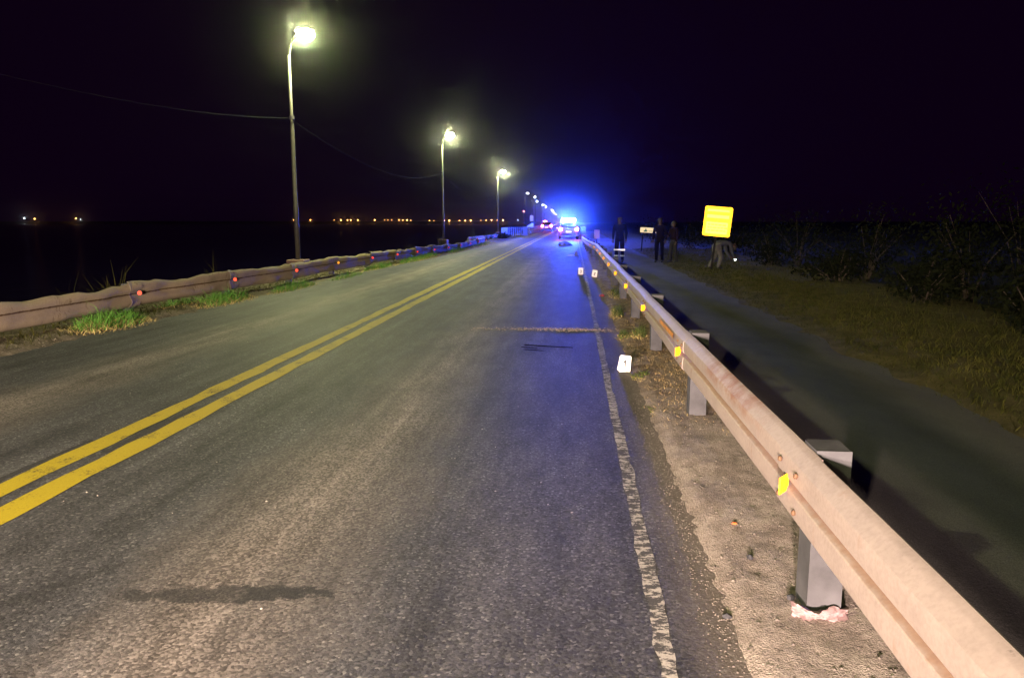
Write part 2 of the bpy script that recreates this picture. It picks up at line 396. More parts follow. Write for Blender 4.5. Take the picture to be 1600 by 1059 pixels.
for a in ([(-.64, 9.47), (-.3, 9.36), (0, 9.30), (.02, 9.36), (-.3, 9.43), (-.62, 9.54)], [(-.66, 9.30), (-.45, 9.22), (-.44, 9.26), (-.66, 9.36)], [(-.60, 9.12), (-.38, 9.04), (-.32, 9.04), (-.40, 9.10), (-.60, 9.17)]):
    patch('dark_mark', a, M_MARK, .0045, .008)
# gravel shoulder between the edge line and the right guardrail; it laps raggedly over the asphalt
def sh_z(x, y):
    t = x-.63
    return max(-.05, min(.035, t*.30)) + .007*fbm(x, y, 3.0, 5) + .010*fbm(x, y, 15, 9) - .008
ysh = geomspace(1.2, 90, .035, 1.012)
tag(sheet('gravel_shoulder', lambda y: (.40, 1.34), ysh, sh_z, M_DIRT, 34), 'strip of tan gravel along the right guardrail', 'gravel', kind='structure')
def vl_z(x, y):
    t = edge_l(y)-x
    return max(-.05, min(.06, t*.14)) + .036*fbm(x, y, 2.2, 2) + .014*fbm(x, y, 9, 8) - .012
tag(sheet('left_verge', lambda y: (-8.3+max(0, edge_l(y)+6.75), edge_l(y)+.35), geomspace(2, 140, .06, 1.012), vl_z, M_VERGE, 26), 'soil verge under the old guardrail', 'verge', kind='structure')
tag(sheet('footpath', lambda y: (1.25, 3.45), geomspace(-6, 120, .6, 1.03), lambda x, y: .008, M_PATH, 4), 'dark asphalt footpath beyond the right guardrail', 'path', kind='structure')
def vr_z(x, y):
    t = x-3.26
    return max(-.06, min(.10, t*.13)) + .03*fbm(x, y, 1.6, 12) + .012*fbm(x, y, 9, 18) - .01
tag(sheet('right_verge', lambda y: (3.0, 7.5), geomspace(-2, 120, .12, 1.02), vr_z, mat_gravel('dry_verge', [(.30, (.05, .042, .018)), (.5, (.11, .095, .04)), (.7, (.20, .165, .085))]), 30), 'dry grassy verge beyond the footpath', 'verge', kind='structure')

# ================================================================== right guardrail
def wprof(scale=1.0):
    half = [(.002, .034), (.005, .042), (.018, .068), (.023, .0715), (.062, .0745), (.102, .0735), (.109, .0715), (.141, .036), (.147, .028), (.156, .006)]
    base = [(-z, d) for z, d in half[::-1]] + half
    return [(z*scale, d*scale) for z, d in base]
def beam_mesh(path, side, prof, thick=.006, crumple=None):
    """path: list of (x, y, z) of the beam's back centre; side: -1 bulges towards -x"""
    n = len(prof); m = len(path); front = []; back = []
    for i, (x, y, z) in enumerate(path):
        for j, (pz, pd) in enumerate(prof):
            dx, dz = crumple(i, j, y, pz) if crumple else (0, 0)
            front.append((x+side*pd+dx, y, z+pz+dz)); back.append((x+side*(pd-thick)+dx, y, z+pz*.99+dz))
    v = front+back; f = []; o = len(front)
    for i in range(m-1):
        for j in range(n-1):
            a = i*n+j; q = (a, a+1, a+n+1, a+n); f.append(q if side > 0 else q[::-1]); q = (o+a, o+a+n, o+a+n+1, o+a+1); f.append(q if side > 0 else q[::-1])
    for j in (0, n-1):                                   # top and bottom edge strips
        k = len(v)
        for i in range(m): v += [front[i*n+j], back[i*n+j]]
        for i in range(m-1): a = k+2*i; f.append((a, a+1, a+3, a+2) if (j == 0) == (side > 0) else (a, a+2, a+3, a+1))
    for i in (0, m-1):                                   # cut ends
        k = len(v)
        for j in range(n): v += [front[i*n+j], back[i*n+j]]
        for j in range(n-1): a = k+2*j; f.append((a, a+2, a+3, a+1))
    return v, f
gr = empty('guardrail', (0.95, 2.95, 0))
tag(gr, 'pale steel guardrail with amber reflectors along the right edge of the road', 'guardrail')
GL = Vector(gr.location)
def loc(v): return [(x-GL.x, y-GL.y, z-GL.z) for x, y, z in v]
def rx(y): return interp(y, [(0, .955), (30, .955), (38, .70), (50, .56), (70, .55)])
def rzc(y): return interp(y, [(0, .545), (30, .55), (40, .52), (52, .45)])
POSTS = [2.95+3.1*k for k in range(-1, 16)]
for k, y0 in enumerate(POSTS[:-1]):
    y1 = POSTS[k+1]
    step = 8
    pth = [(rx(y)+(.004 if k % 2 else 0), y, rzc(y)+(.002 if k % 2 else 0)) for y in np.linspace(y0-.16, y1+.16, step+1)]
    def dent(i, j, y, pz, k=k):
        a = .010*noise.noise(Vector((y*.7, pz*4, 3))) + .004*noise.noise(Vector((y*3, pz*9, 8)))
        if k == 2: a += .018*math.exp(-((y-4.9+1.2)/.5)**2)*(pz > .05)
        return a, .006*noise.noise(Vector((y*.9, 0, 5)))
    vv, ff = beam_mesh(pth, -1, wprof(), .005, dent)
    o = mesh_obj('beam', loc(vv), ff, M_RAILR, gr, True); o.data.set_sharp_from_angle(angle=math.radians(24))
M_AMBER = retro('amber_reflector', (.95, .36, .008), .42, .30)
for k, y in enumerate(POSTS):
    x = rx(y); zt = rzc(y)+.165
    pb = MB()                                      # C-section post: web plus two flanges
    x0 = x+.008; w = .135; d = .075
    pb.box((x0, y-d, -.1), (x0+.007, y+d, zt)); pb.box((x0+.007, y-d, -.1), (x0+w, y-d+.007, zt)); pb.box((x0+.007, y+d-.007, -.1), (x0+w, y+d, zt)); pb.box((x0+w-.007, y-d+.007, -.1), (x0+w, y-d+.03, zt))
    pb.add([(x0+.002, y-d+.002, zt-.002), (x0+w-.002, y-d+.002, zt-.002), (x0+w-.002, y+d-.002, zt+.004), (x0+.002, y+d-.002, zt+.004)], [(0, 1, 2, 3)])
    pb.v = [v-GL for v in pb.v]; pb.build('post', M_POST, gr)
    if k < 12:
        fx = x-.082*0-.030-.004; z = rzc(y)
        # reflector plate bolted into the valley
        rb = MB().box((x-.094, y-.042+.0, z-.036), (x-.086, y+.042, z+.036), .003)
        rb.xf(Matrix.Translation(Vector((x-.09, y, z))) @ Matrix.Rotation(math.radians(-38), 4, 'Z') @ Matrix.Translation(-Vector((x-.09, y, z))))
        rb.v = [v-GL for v in rb.v]; rb.build('reflector', M_AMBER, gr)
        for (by, bz) in ((.10, .075), (.10, -.075), (-.12, .075), (-.12, -.075)):
            bb = MB().ball((x-.082, y+by, z+bz), (.010, .012, .012), 8, 5); bb.v = [v-GL for v in bb.v]
            if k < 5: bb.build('bolt', M_BOLT, gr)
# long amber sticker on the upper hump
st = []; sf = []
for i, yy in enumerate(np.linspace(6.35, 7.35, 8)):
    for j, (dz, dd) in enumerate(((.052, .0795), (.070, .085), (.098, .0795))): st.append((rx(yy)-dd-.012, yy, rzc(yy)+dz+.004))
for i in range(7):
    for j in range(2): a = i*3+j; sf.append((a, a+3, a+4, a+1))
tag(mesh_obj('amber_sticker', loc(st), sf, simple('amber_paint', (.62, .25, .02), .5, var=.35, scale=20), gr), 'long amber sticker on the upper hump of the beam')

# ================================================================== old left guardrail
gl = empty('guardrail', (-7.4, 5.5, 0)); tag(gl, 'old bent brown guardrail with round red reflectors along the left verge', 'guardrail')
G2 = Vector(gl.location)
def lx(y): return interp(y, [(0, -7.72), (12, -7.5), (18, -7.15), (25, -6.95), (35, -6.65), (42, -6.45), (56, -6.25)])
def ltop(y): return interp(y, [(0, .62), (9, .60), (12, .60), (18, .57), (21.2, .60), (25, .58), (32, .52), (40, .46), (56, .52)])
LP = [5.4, 8.7, 12.0, 15.2, 18.3, 21.4, 24.8, 28.0, 31.2, 34.6, 38.0, 41.5, 45.0, 48.6, 52.2]
M_RED = retro('red_reflector', (.95, .05, .02), .40, .6); M_RIM = simple('reflector_rim', (.1, .09, .08), .6)
LPROF = [(-.156, .0), (-.150, .022), (-.13, .046), (-.10, .062), (-.07, .064), (-.04, .050), (-.012, .034), (.012, .034), (.04, .050), (.07, .064), (.10, .062), (.13, .046), (.150, .022), (.156, .0)]
for k in range(len(LP)-1):
    y0, y1 = LP[k], LP[k+1]; amp = random.uniform(.025, .05); sd = k*3.7
    ys = np.linspace(y0-.20, y1+.14, 22)
    def crumple(i, j, y, pz, amp=amp, sd=sd, y0=y0, y1=y1):
        up = (pz+.2)/.4
        mid = math.sin(PI*min(1, max(0, (y-y0)/(y1-y0))))
        dz = -mid*amp*up*.9 + amp*1.0*noise.noise(Vector((y*1.3, sd, 1)))*up
        dx = .06*noise.noise(Vector((y*.9, pz*3, sd)))+.045*noise.noise(Vector((y*2.6, pz*7, sd)))+.006*noise.noise(Vector((y*9, pz*16, sd)))
        dz += .022*noise.noise(Vector((y*3.1, sd, pz*2)))*up*2
        if y < y0: dx += .05*(y0-y)/.2
        return dx, dz
    zo = random.uniform(-.035, .02); pth = [(lx(y)-.03+(.018 if k % 2 else 0), y, ltop(y)-.215+zo) for y in ys]
    vv, ff = beam_mesh(pth, 1, [(z*1.30, d) for z, d in LPROF], .006, crumple)
    mesh_obj('beam', [(a[0]-G2.x, a[1]-G2.y, a[2]) for a in vv], ff, M_RAILL, gl, True)
for k, y in enumerate(LP):
    x = lx(y); zt = ltop(y)
    pb = MB().box((x-.19, y-.06, -.2), (x-.06, y+.06, zt-.05), .008)
    pb.v = [v-G2 for v in pb.v]; pb.build('post', M_POST, gl)
    if y < 10: continue
    R = .034
    c = Vector((x+.10, y, zt-.205))
    d = MB().tube([c, c+Vector((.02, -.035, 0))], [R*1.15, R*1.15], 14); d.v = [v-G2 for v in d.v]; r = d.build('reflector', M_RIM, gl)
    d = MB().tube([c+Vector((.0202, -.0352, 0)), c+Vector((.023, -.042, 0))], [R, R*.8], 14); d.v = [v-G2 for v in d.v]
    if abs(y-21.4) < .2: d.build('lens', M_AMBER, r)
    else: d.build('lens', M_RED, r)
# a further piece of rail on the outer side of the bend before the bridge
g3 = empty('guardrail', (-7.9, 57, 0)); tag(g3, 'short far guardrail with red reflectors before the bridge railing', 'guardrail')
G3 = Vector(g3.location)
def fx_(y): return interp(y, [(56, -8.2), (64, -7.8), (75, -7.35)])
for (a, b) in ((57, 63), (63, 69), (69, 74)):
    vv, ff = beam_mesh([(fx_(y), y, .22+.03*noise.noise(Vector((y*.5, 1, 1)))) for y in np.linspace(a-.1, b+.1, 9)], 1, wprof(1.2))
    mesh_obj('beam', [(p[0]-G3.x, p[1]-G3.y, p[2]) for p in vv], ff, M_RAILL, g3, True)
for y in (57.4, 60.4, 63.4, 66.6, 69.6, 72.6):
    x = fx_(y); pb = MB().box((x-.15, y-.06, -.6), (x-.01, y+.06, .34), .008); pb.v = [v-G3 for v in pb.v]; pb.build('post', M_POST, g3)
    c = Vector((x+.10, y, .22)); d = MB().tube([c, c+Vector((.015, -.05, 0))], [.05, .045], 12); d.v = [v-G3 for v in d.v]; d.build('reflector', M_RED, g3)

# ================================================================== street lamps
M_LENS = glow('lamp_lens', (.97, 1.0, .46), LAMP_L)
M_LENSF = glow('flat_lamp_lens', (.97, 1.0, .80), 420.0)
M_HOUSE = simple('lamp_housing', (.20, .20, .19), .5, .3)
def make_lamp(flat=False):
    r = empty('street_lamp')
    MB().box((-.30, -.30, -.8), (.30, .30, .62), .03).build('plinth', M_BROWN, r)
    MB().tube([(0, 0, .60), (0, 0, 2.4), (0, 0, 2.45), (0, 0, 5.0), (0, 0, 5.05), (0, 0, 7.15)], [.085, .083, .068, .064, .05, .046], 12).build('pole', M_POLE, r, True)
    MB().tube([(0, 0, 5.16), (0, 0, 5.26)], [.085, .085], 12).build('cable_clamp', M_POST, r)
    MB().tube([(0, 0, 7.10), (.05, 0, 7.40), (.17, 0, 7.64), (.34, 0, 7.78), (.46, 0, 7.82)], [.036, .034, .032, .030, .028], 10).build('arm', M_POLE, r, True)
    h = MB(); n = 14; prof = [(-.30, .05, .05), (-.24, .12, .09), (-.05, .17, .12), (.16, .18, .11), (.27, .12, .07), (.31, .03, .03)]
    rings = []
    for (t, w, hh) in prof:
        for q in range(n): a = 2*PI*q/n; h.v.append(Vector((.55+t, w*math.cos(a), 7.89+max(-.025, hh*math.sin(a)))))
    for i in range(len(prof)-1):
        for q in range(n): a = i*n+q; b = i*n+(q+1) % n; h.f.append((a, b, b+n, a+n))
    h.f.append(tuple(range(n))); h.f.append(tuple(range((len(prof)-1)*n, len(prof)*n)))
    h.build('housing', M_HOUSE, r, True)
    if flat:                                     # newer flat-glass head, tipped a little towards the road
        MB().lathe([(.20, .0), (.19, -.035), (.012, -.05)], 14, (.58, 0, 7.858)).build('lens', M_LENSF, r, True); return r
    b = MB().lathe([(.20, .0), (.25, -.05), (.26, -.12), (.235, -.19), (.17, -.245), (.09, -.27), (.012, -.278)], 16, (.58, 0, 7.858)); b.build('lens', M_LENS, r, True)
    return r
LAMPS = [(-9.2, -4.5), (-9.2, 24.1), (-9.2, 52.0), (-9.2, 90.0), (-10.6, 161), (-10.4, 187), (-11.9, 229), (-12.0, 273), (-12.2, 309), (-12.3, 394), (-12.8, 430), (-14.4, 507), (-15.5, 591), (-17.0, 710), (-19.6, 887)]
proto = make_lamp(); proto_far = make_lamp(True)
LLAB = ['street lamp behind the photographer, lighting the near end of the road', 'nearest and tallest lit street lamp, on a brown plinth behind the old guardrail', 'second lit street lamp counted from the left', 'third lit street lamp counted from the left, right of the row of shore lights', 'far street lamp, leftmost of the cluster beyond the bridge railing', 'far street lamp, second from the left in the cluster beyond the bridge', 'far street lamp, brightest of the cluster, third from the left', 'far street lamp, fourth from the left in the distant cluster', 'far street lamp, fifth from the left in the distant cluster'] 
for i, (x, y) in enumerate(LAMPS):
    o = proto if i == 0 else (proto_far if i == 4 else copy_tree(proto if i < 4 else proto_far))
    o.location = (x, y, -.28); o.rotation_euler = (0, 0, math.radians(random.uniform(-8, 8)) if i > 1 else 0)
    tag(o, LLAB[i] if i < len(LLAB) else ['tiny lit street lamp, first in the string climbing down to the blue light', 'tiny lit street lamp, second in the string next to the blue light', 'tiny lit street lamp, third in the string next to the blue light', 'tiny lit street lamp, fourth in the string next to the blue light', 'tiny lit street lamp, fifth in the string next to the blue light', 'tiny lit street lamp, nearest in the picture to the blue light'][i-9], 'street lamp', 'street lamps along the left side of the road')
def cable(a, b, sag, label):
    pts = [Vector(a).lerp(Vector(b), t)-Vector((0, 0, 4*sag*t*(1-t))) for t in np.linspace(0, 1, 25)]
    o = MB().tube(pts, .0045, 6).build('overhead_cable', M_CABLE, None, True); tag(o, label, 'cable', 'cables between the street lamps')
cable((-9.29, 24.1, 4.93), (-9.29, -4.5, 4.93), 1.0, 'sagging cable running left from the nearest street lamp')
cable((-9.29, 52, 4.93), (-9.29, 24.1, 4.93), .95, 'sagging cable between the nearest and the second street lamp')
cable((-9.29, 90, 4.93), (-9.29, 52, 4.93), 1.1, 'sagging cable between the second and the third street lamp')

# ================================================================== lights on the far shore
def ray(x, y):
    u = (x-800)/F; v = -(y-529.5)/F
    fy = math.cos(PITCH)+v*math.sin(PITCH); fz = -math.sin(PITCH)+v*math.cos(PITCH)
    return Vector((u*math.cos(YAW)-fy*math.sin(YAW), u*math.sin(YAW)+fy*math.cos(YAW), fz))
SHORE = [(38, 341, 'w', 1.3), (54, 342, 'o', 2.2), (119, 341.5, 'o', 1.8), (126, 343, 'w', .35), (459, 344, 'o', .7), (485, 344, 'o', 1), (522, 344, 'o', .2), (532.5, 344, 'o', 1.4), (543, 344, 'o', 1), (548, 344, 'o', 1.2), (559, 344, 'o', 1.2), (585.5, 344, 'o', 1.3),
         (601, 344, 'o', .2), (606, 344, 'o', .3), (612, 344, 'o', .25), (623.5, 344, 'o', .6), (629.5, 344, 'o', .6), (636, 344, 'o', 1.5), (642, 344.5, 'o', .3), (671, 345, 'o', .45), (678, 345, 'o', .2), (694.5, 345, 'o', .8), (702, 345, 'o', 1.7), (718, 345, 'o', .7), (727, 345, 'o', .8), (735.5, 345, 'o', 1.9), (751.5, 344.5, 'o', .25), (759.6, 344.5, 'o', .6), (768, 344, 'o', 1.2), (777, 344, 'o', .8), (786, 344, 'o', 1.5), (809, 344, 'w', .3)]
SLAB = {38: 'white shore light, leftmost in the picture', 54: 'bright orange shore light beside the leftmost white one', 119: 'orange shore light standing apart at the far left', 126: 'dim white shore light right beside a lone orange one', 459: 'orange shore light just left of the nearest lamp pole', 485: 'orange shore light just right of the nearest lamp pole', 809: 'dim white shore light just left of the bridge panel'}
gm = {}
ORD = ['second', 'third', 'fourth', 'fifth', 'sixth', 'seventh', 'eighth', 'ninth', 'tenth', 'eleventh', 'twelfth', 'thirteenth', 'fourteenth', 'fifteenth', 'sixteenth', 'seventeenth', 'eighteenth', 'nineteenth', 'twentieth', 'twenty-first', 'twenty-second', 'twenty-third', 'twenty-fourth', 'twenty-fifth', 'twenty-sixth', 'twenty-seventh']
for (px, py, c, s) in SHORE:
    d = ray(px, py); t = 905/d.y; top = Vector((d.x*t, 905, CAM_H+d.z*t))
    key = (c, s)
    if key not in gm: gm[key] = glow('shore_glow_%s_%d' % (c, int(s*100)), (1, .42, .10) if c == 'o' else (.75, .85, 1), 24*s)
    zb = 1.0
    r = empty('shore_lamp', (top.x, 905, zb))
    MB().tube([(0, .3, 0), (0, .3, top.z-zb)], [.15, .1], 6).build('pole', M_POLE, r)
    MB().ball((0, 0, top.z-zb), .55, 10, 6).build('globe', gm[key], r)
    tag(r, SLAB.get(px, '%s orange shore light, %s right of the nearest lamp pole' % ('bright' if s > 1 else 'small' if s > .5 else 'dim', ORD[SHORE.index((px, py, c, s))-6]) if px > 500 else 'orange shore light'), 'shore lamp', 'lights on the far shore')

# ================================================================== vegetation
def blades(n, cx, cy, rx_, ry_, h, w, lean, zf, seed, dens=None):
    R = np.random.default_rng(seed); v = []; f = []
    for i in range(n):
        if dens: x, y, hh = dens(R)
        else:
            a = R.uniform(0, 2*PI); q = math.sqrt(R.uniform()); x = cx+rx_*q*math.cos(a); y = cy+ry_*q*math.sin(a); hh = h*(R.uniform(.35, .95)+.45*(R.uniform() > .9))*(1-.55*q*q)
        z = zf(x, y)-.01; a = R.uniform(0, 2*PI); l = lean*hh*R.uniform(.2, 1.3); dx, dy = l*math.cos(a), l*math.sin(a); b = R.uniform(0, PI); wx, wy = w*math.cos(b), w*math.sin(b)
        k = len(v); v += [(x-wx, y-wy, z), (x+wx, y+wy, z), (x+dx*.4-wx*.7, y+dy*.4-wy*.7, z+hh*.62), (x+dx*.4+wx*.7, y+dy*.4+wy*.7, z+hh*.62), (x+dx, y+dy, z+hh*random.uniform(.8, 1.0))]
        f += [(k, k+1, k+3, k+2), (k+2, k+3, k+4)]
    return v, f
def tuft(px, py, Lx, Ly, h, n, label, side='l', straw=.9, lean=1.25):
    d = ray(px, py); t = -CAM_H/d.z; cx, cy = d.x*t, d.y*t; zf = vl_z if side == 'l' else (sh_z if side == 'r' else vr_z)
    r = empty('grass_tuft', (cx, cy, 0)); z = lambda x, y: zf(x+cx, y+cy)
    v, f = blades(n, 0, 0, Lx, Ly, h, .0045, lean, z, int(px*7+py)); tag(mesh_obj('green_blades', v, f, M_GREEN if side == 'l' else M_WEED, r), kind='stuff')
    off = .10 if side == 'l' else -.05
    v, f = blades(int(n*straw), off, -.1, Lx*1.3, Ly*1.25, h*.45, .005, 2.4, z, int(px*3+py)); tag(mesh_obj('dry_blades', v, f, M_STRAW, r), kind='stuff')
    tag(r, label, 'grass', 'grass tufts beside the road')
tuft(172, 510, .34, .75, .34, 620, 'large bright green grass tuft at the left road edge, nearest to the camera')
tuft(352, 472, .28, .95, .33, 560, 'second bright green grass tuft from the left, below a red reflector')
tuft(278, 480, .14, .7, .22, 160, 'small dim grass tuft under the rail between the two brightest tufts', straw=.4)
tuft(460, 451, .24, 1.3, .30, 480, 'third bright grass tuft along the left road edge')
tuft(545, 433, .22, 1.6, .24, 380, 'low grass tuft beside the leaning end of the rail with the amber reflector')
tuft(592, 419, .22, 1.8, .30, 380, 'grass tuft below the fifth reflector on the left verge')
tuft(645, 408, .22, 2.2, .32, 320, 'far low grass tuft left of the second lamp pole')
tuft(668, 403, .20, 2.2, .34, 300, 'far grass tuft just left of the second lamp pole')
tuft(715, 393, .25, 3, .35, 280, 'far dim grass tuft right of the second lamp pole')
tuft(752, 384, .3, 4, .35, 260, 'farthest grass tuft before the bridge on the left')
tuft(965, 492, .10, .55, .24, 170, 'dark green weed between the edge line and the right guardrail', 'r', .8, .6)
tuft(1000, 526, .09, .30, .20, 150, 'green weed at the foot of a right guardrail post', 'r', .9, .6)
tuft(975, 527, .08, .25, .14, 110, 'small green weed near the sand trickle on the right shoulder', 'r', 1.2, .8)
tuft(1000, 590, .10, .14, .09, 90, 'low weed behind the nearest numbered marker', 'r', 1.5, 1.4)
tuft(962, 462, .10, .8, .26, 140, 'far weed by the right guardrail, dark green', 'r', .8, .6)
tuft(1012, 640, .10, .16, .05, 60, 'tiny flat weed on the gravel nearer than the white marker', 'r', 1.6, 2.0)
# straw litter on the right shoulder
def d_straw(R):
    y = 5.4+R.gamma(2.0, 3.2); x = .62+.63*R.beta(1.6, 1.1); return x, y, R.uniform(.012, .04)
v, f = blades(7000, 0, 0, 0, 0, 0, .0022, 2.2, sh_z, 5, d_straw); tag(mesh_obj('straw', v, f, mat_leaf('straw_litter', (.22, .155, .07), (.50, .37, .17))), 'dry straw litter on the right shoulder', 'straw', kind='stuff')
def d_verge(R):
    y = 2.5+40*R.uniform()**1.7; x = 3.3+R.gamma(2.0, .75); return x, y, R.uniform(.03, .09)*(1+.35*min(2, max(0, x-4)))
v, f = blades(30000, 0, 0, 0, 0, 0, .005, 1.3, vr_z, 6, d_verge); tag(mesh_obj('verge_grass', v, f, M_OLIVE), 'olive grass covering the dark verge right of the footpath', 'grass', kind='stuff')
def d_lv(R):
    y = 6+48*R.uniform()**1.3; x = edge_l(y)-.15-R.gamma(2, .33); return x, y, R.uniform(.03, .13)
v, f = blades(7000, 0, 0, 0, 0, 0, .005, 1.2, vl_z, 8, d_lv); tag(mesh_obj('sparse_grass', v, f, M_OLIVE), 'sparse dim grass along the left verge', 'grass', kind='stuff')
def shrub(name, x, y, z0, h, r, n, label, mat, seed, leaf=.05, cat='shrub', group='shrubs beyond the footpath'):
    R = np.random.default_rng(seed); root = empty(name, (x, y, z0)); st = MB()
    tips = []
    for i in range(9):
        a = R.uniform(0, 2*PI); q = r*R.uniform(.2, .85); top = Vector((q*math.cos(a), q*math.sin(a), h*R.uniform(.6, 1.0)*(1-.35*q/r)))
        mid = Vector((top.x*.35, top.y*.35, top.z*.5)); st.tube([(0.04*math.cos(a), .04*math.sin(a), -.1), mid, top], [.022, .014, .005], 5); tips += [mid, (mid+top)/2, top, top*.8]
    st.build('stems', M_STEM, root)
    v = []; f = []
    for i in range(n):
        t = tips[R.integers(len(tips))]; s = .20*h*.8
        p = t+Vector((R.normal(0, s), R.normal(0, s), R.normal(0, s*.8)))
        if p.z < .03: p.z = .03+abs(R.normal(0, .1))
        u = Vector(R.normal(size=3)).normalized(); w = u.cross(Vector(R.normal(size=3))).normalized(); l = leaf*R.uniform(.6, 1.5); k = len(v)
        v += [p-u*l, p+w*l*.38, p+u*l, p-w*l*.38]; f.append((k, k+1, k+2, k+3))
    mesh_obj('foliage', v, f, mat, root); tag(root, label, cat, group)
SH = [(6.6, 6.0, 1.3, 1.0), (7.6, 8.6, 1.9, 1.3), (6.3, 10.4, 1.1, 1.0), (8.3, 12.0, 2.4, 1.6), (6.6, 14.6, 1.3, 1.1), (8.6, 16.8, 2.3, 1.6), (6.7, 19.4, 1.2, 1.1), (8.6, 22.5, 2.3, 1.6), (6.9, 26.5, 1.4, 1.2), (8.8, 30.0, 2.4, 1.7), (7.2, 35.0, 1.6, 1.4), (6.4, 42.0, 1.8, 1.6), (5.6, 54.0, 1.9, 1.8), (11.0, 14.0, 3.2, 2.0), (11.5, 20.0, 3.1, 2.1)]
SHL = ['low shrub in the dark thicket, nearest to the camera at the right edge', 'tall shrub behind the nearest low one at the right edge', 'low front-row shrub, second from the camera', 'tall shrub in the right thicket, second of the back row', 'low front-row shrub, third from the camera', 'tall shrub in the thicket, third of the back row', 'low front-row shrub just right of the bending person', 'tall shrub behind and right of the yellow sign', 'low shrub just behind the yellow sign', 'tall far shrub left behind the yellow sign', 'far shrub between the yellow sign and the standing people', 'far dark shrub behind the standing people', 'farthest dark shrub, behind the small cream sign', 'tallest dark shrub at the back of the right thicket', 'second tallest dark shrub at the back of the thicket']
for i, (x, y, h, r) in enumerate(SH):
    shrub('shrub', x, y, -.05, h, r, 1500, SHL[i], M_SHRUB, 100+i, .055)
for i, (px, Y, h) in enumerate([(185, 12.5, 1.05), (330, 16, .95), (115, 11.5, .8), (270, 14.2, .7), (640, 45, 1.3), (690, 50, 1.6), (740, 57, 1.4), (760, 64, 1.4)]):
    d = ray(px, 380); x = d.x/d.y*Y; x = min(x, lx(Y)-.75)
    v, f = blades(160, 0, 0, .28, .3, h, .006, .35, lambda a, b: -.15, 300+i); r = empty('reed_clump', (x, Y, ground_z(x, Y)+.1)); mesh_obj('blades', v, f, M_OLIVE, r)
    tag(r, ['dim reeds behind the rail above the first red reflector', 'dim reeds behind the rail above the second red reflector', 'dim reeds behind the rail left of the first reflector', 'low dim reeds between the first two red reflectors', 'far dim reeds left of the second lamp pole', 'far dim reeds at the foot of the second lamp pole', 'far dim reeds before the short far guardrail', 'farthest dim reeds, over the short far guardrail'][i], 'reeds', 'reeds behind the old guardrail')
shrub('shrub', -6.6, 68, -.1, .75, 1.0, 700, 'low dark mound of shrub before the bridge railing on the left', M_SHRUB, 77, .09, group='shrubs beside the bridge')

# pebbles (stuff) and the few stones and scraps one can pick out
def stones(n, fn, zf, seed, name, mat, label):
    R = np.random.default_rng(seed); v = []; f = []
    ic = [(0, 0, 1), (.9, 0, .1), (.25, .85, 0), (-.72, .5, .1), (-.7, -.55, 0), (.3, -.85, .1)]
    for i in range(n):
        x, y, s = fn(R); z = zf(x, y); a = R.uniform(0, 2*PI); k = len(v)
        for (p, q, w) in ic:
            j = R.uniform(.7, 1.25); v.append((x+s*j*(p*math.cos(a)-q*math.sin(a)), y+s*j*(p*math.sin(a)+q*math.cos(a)), z+s*.55*w*j-.001))
        f += [(k, k+1, k+2), (k, k+2, k+3), (k, k+3, k+4), (k, k+4, k+5), (k, k+5, k+1)]
    tag(mesh_obj(name, v, f, mat), label, 'pebbles', kind='stuff')
M_PEB = simple('pebble', (.17, .145, .125), .9, var=.7, scale=24)
stones(2600, lambda R: (.62+R.normal(0, .055), 1.7+R.gamma(1.6, 2.6), R.uniform(.002, .007)), lambda x, y: max(.001, sh_z(x, y)), 27, 'loose_sand', M_PEB, 'loose sand grains spilling over the asphalt edge')
stones(1800, lambda R: (R.uniform(.55, 1.28), 1.8+R.gamma(1.6, 2.6), R.uniform(.003, .011)), sh_z, 21, 'pebbles', M_PEB, 'loose pebbles on the tan gravel shoulder')
stones(3200, lambda R: (-6.72-R.gamma(1.5, .28), 7.5+R.gamma(1.6, 2.2), R.uniform(.004, .014)), vl_z, 22, 'pebbles', simple('pale_pebble', (.22, .19, .145), .9, var=.6, scale=14), 'pale pebbles along the left road edge')
stones(520, lambda R: (R.uniform(-1.5, .75) if R.uniform() < .5 else R.normal(-.1, .45), 10.95+R.normal(0, .10), R.uniform(.006, .018)), lambda x, y: .002, 23, 'sand_crumbs', simple('sand_crumb', (.42, .33, .25), .95, var=.4, scale=20), 'trickle of sand and crumbs across the right lane')
stones(260, lambda R: (R.uniform(-6.3, .5), 2.6+R.gamma(1.6, 5), R.uniform(.003, .009)), lambda x, y: .002, 24, 'grit', simple('grit', (.45, .40, .34), .9, var=.3), 'scattered grit on the asphalt')
def lump(name, x, y, z, s, mat, label, cat, seed, flat=.6, group=None):
    bm = bmesh.new(); bmesh.ops.create_icosphere(bm, subdivisions=2, radius=1)
    for v in bm.verts:
        k = 1+.35*noise.noise(v.co*1.7+Vector((seed, 0, 0))); v.co = Vector((v.co.x*k*s[0], v.co.y*k*s[1], max(-.3, v.co.z*k)*s[2]*flat*1.6))
    me = bpy.data.meshes.new(name); bm.to_mesh(me); bm.free(); me.materials.append(mat); o = bpy.data.objects.new(name, me); COL.objects.link(o); o.location = (x, y, z); tag(o, label, cat, group); return o
M_STONE = simple('dark_stone', (.035, .035, .04), .8, var=.3, scale=60)
lump('stone', .645, 2.86, sh_z(.645, 2.86)+.004, (.020, .014, .016), M_STONE, 'dark flat stone on the gravel close to the asphalt edge', 'stone', 1, group='stones on the shoulder')
lump('stone', .845, 3.34, sh_z(.845, 3.34)+.006, (.014, .014, .018), M_STONE, 'small round dark stone in the middle of the gravel shoulder', 'stone', 2, group='stones on the shoulder')
lump('stone', .93, 2.98, sh_z(.93, 2.98)+.006, (.018, .013, .018), M_STONE, 'dark stone touching the pink rag at the near post', 'stone', 3, group='stones on the shoulder')
M_ORA = simple('orange_plastic', (.75, .16, .04), .5)
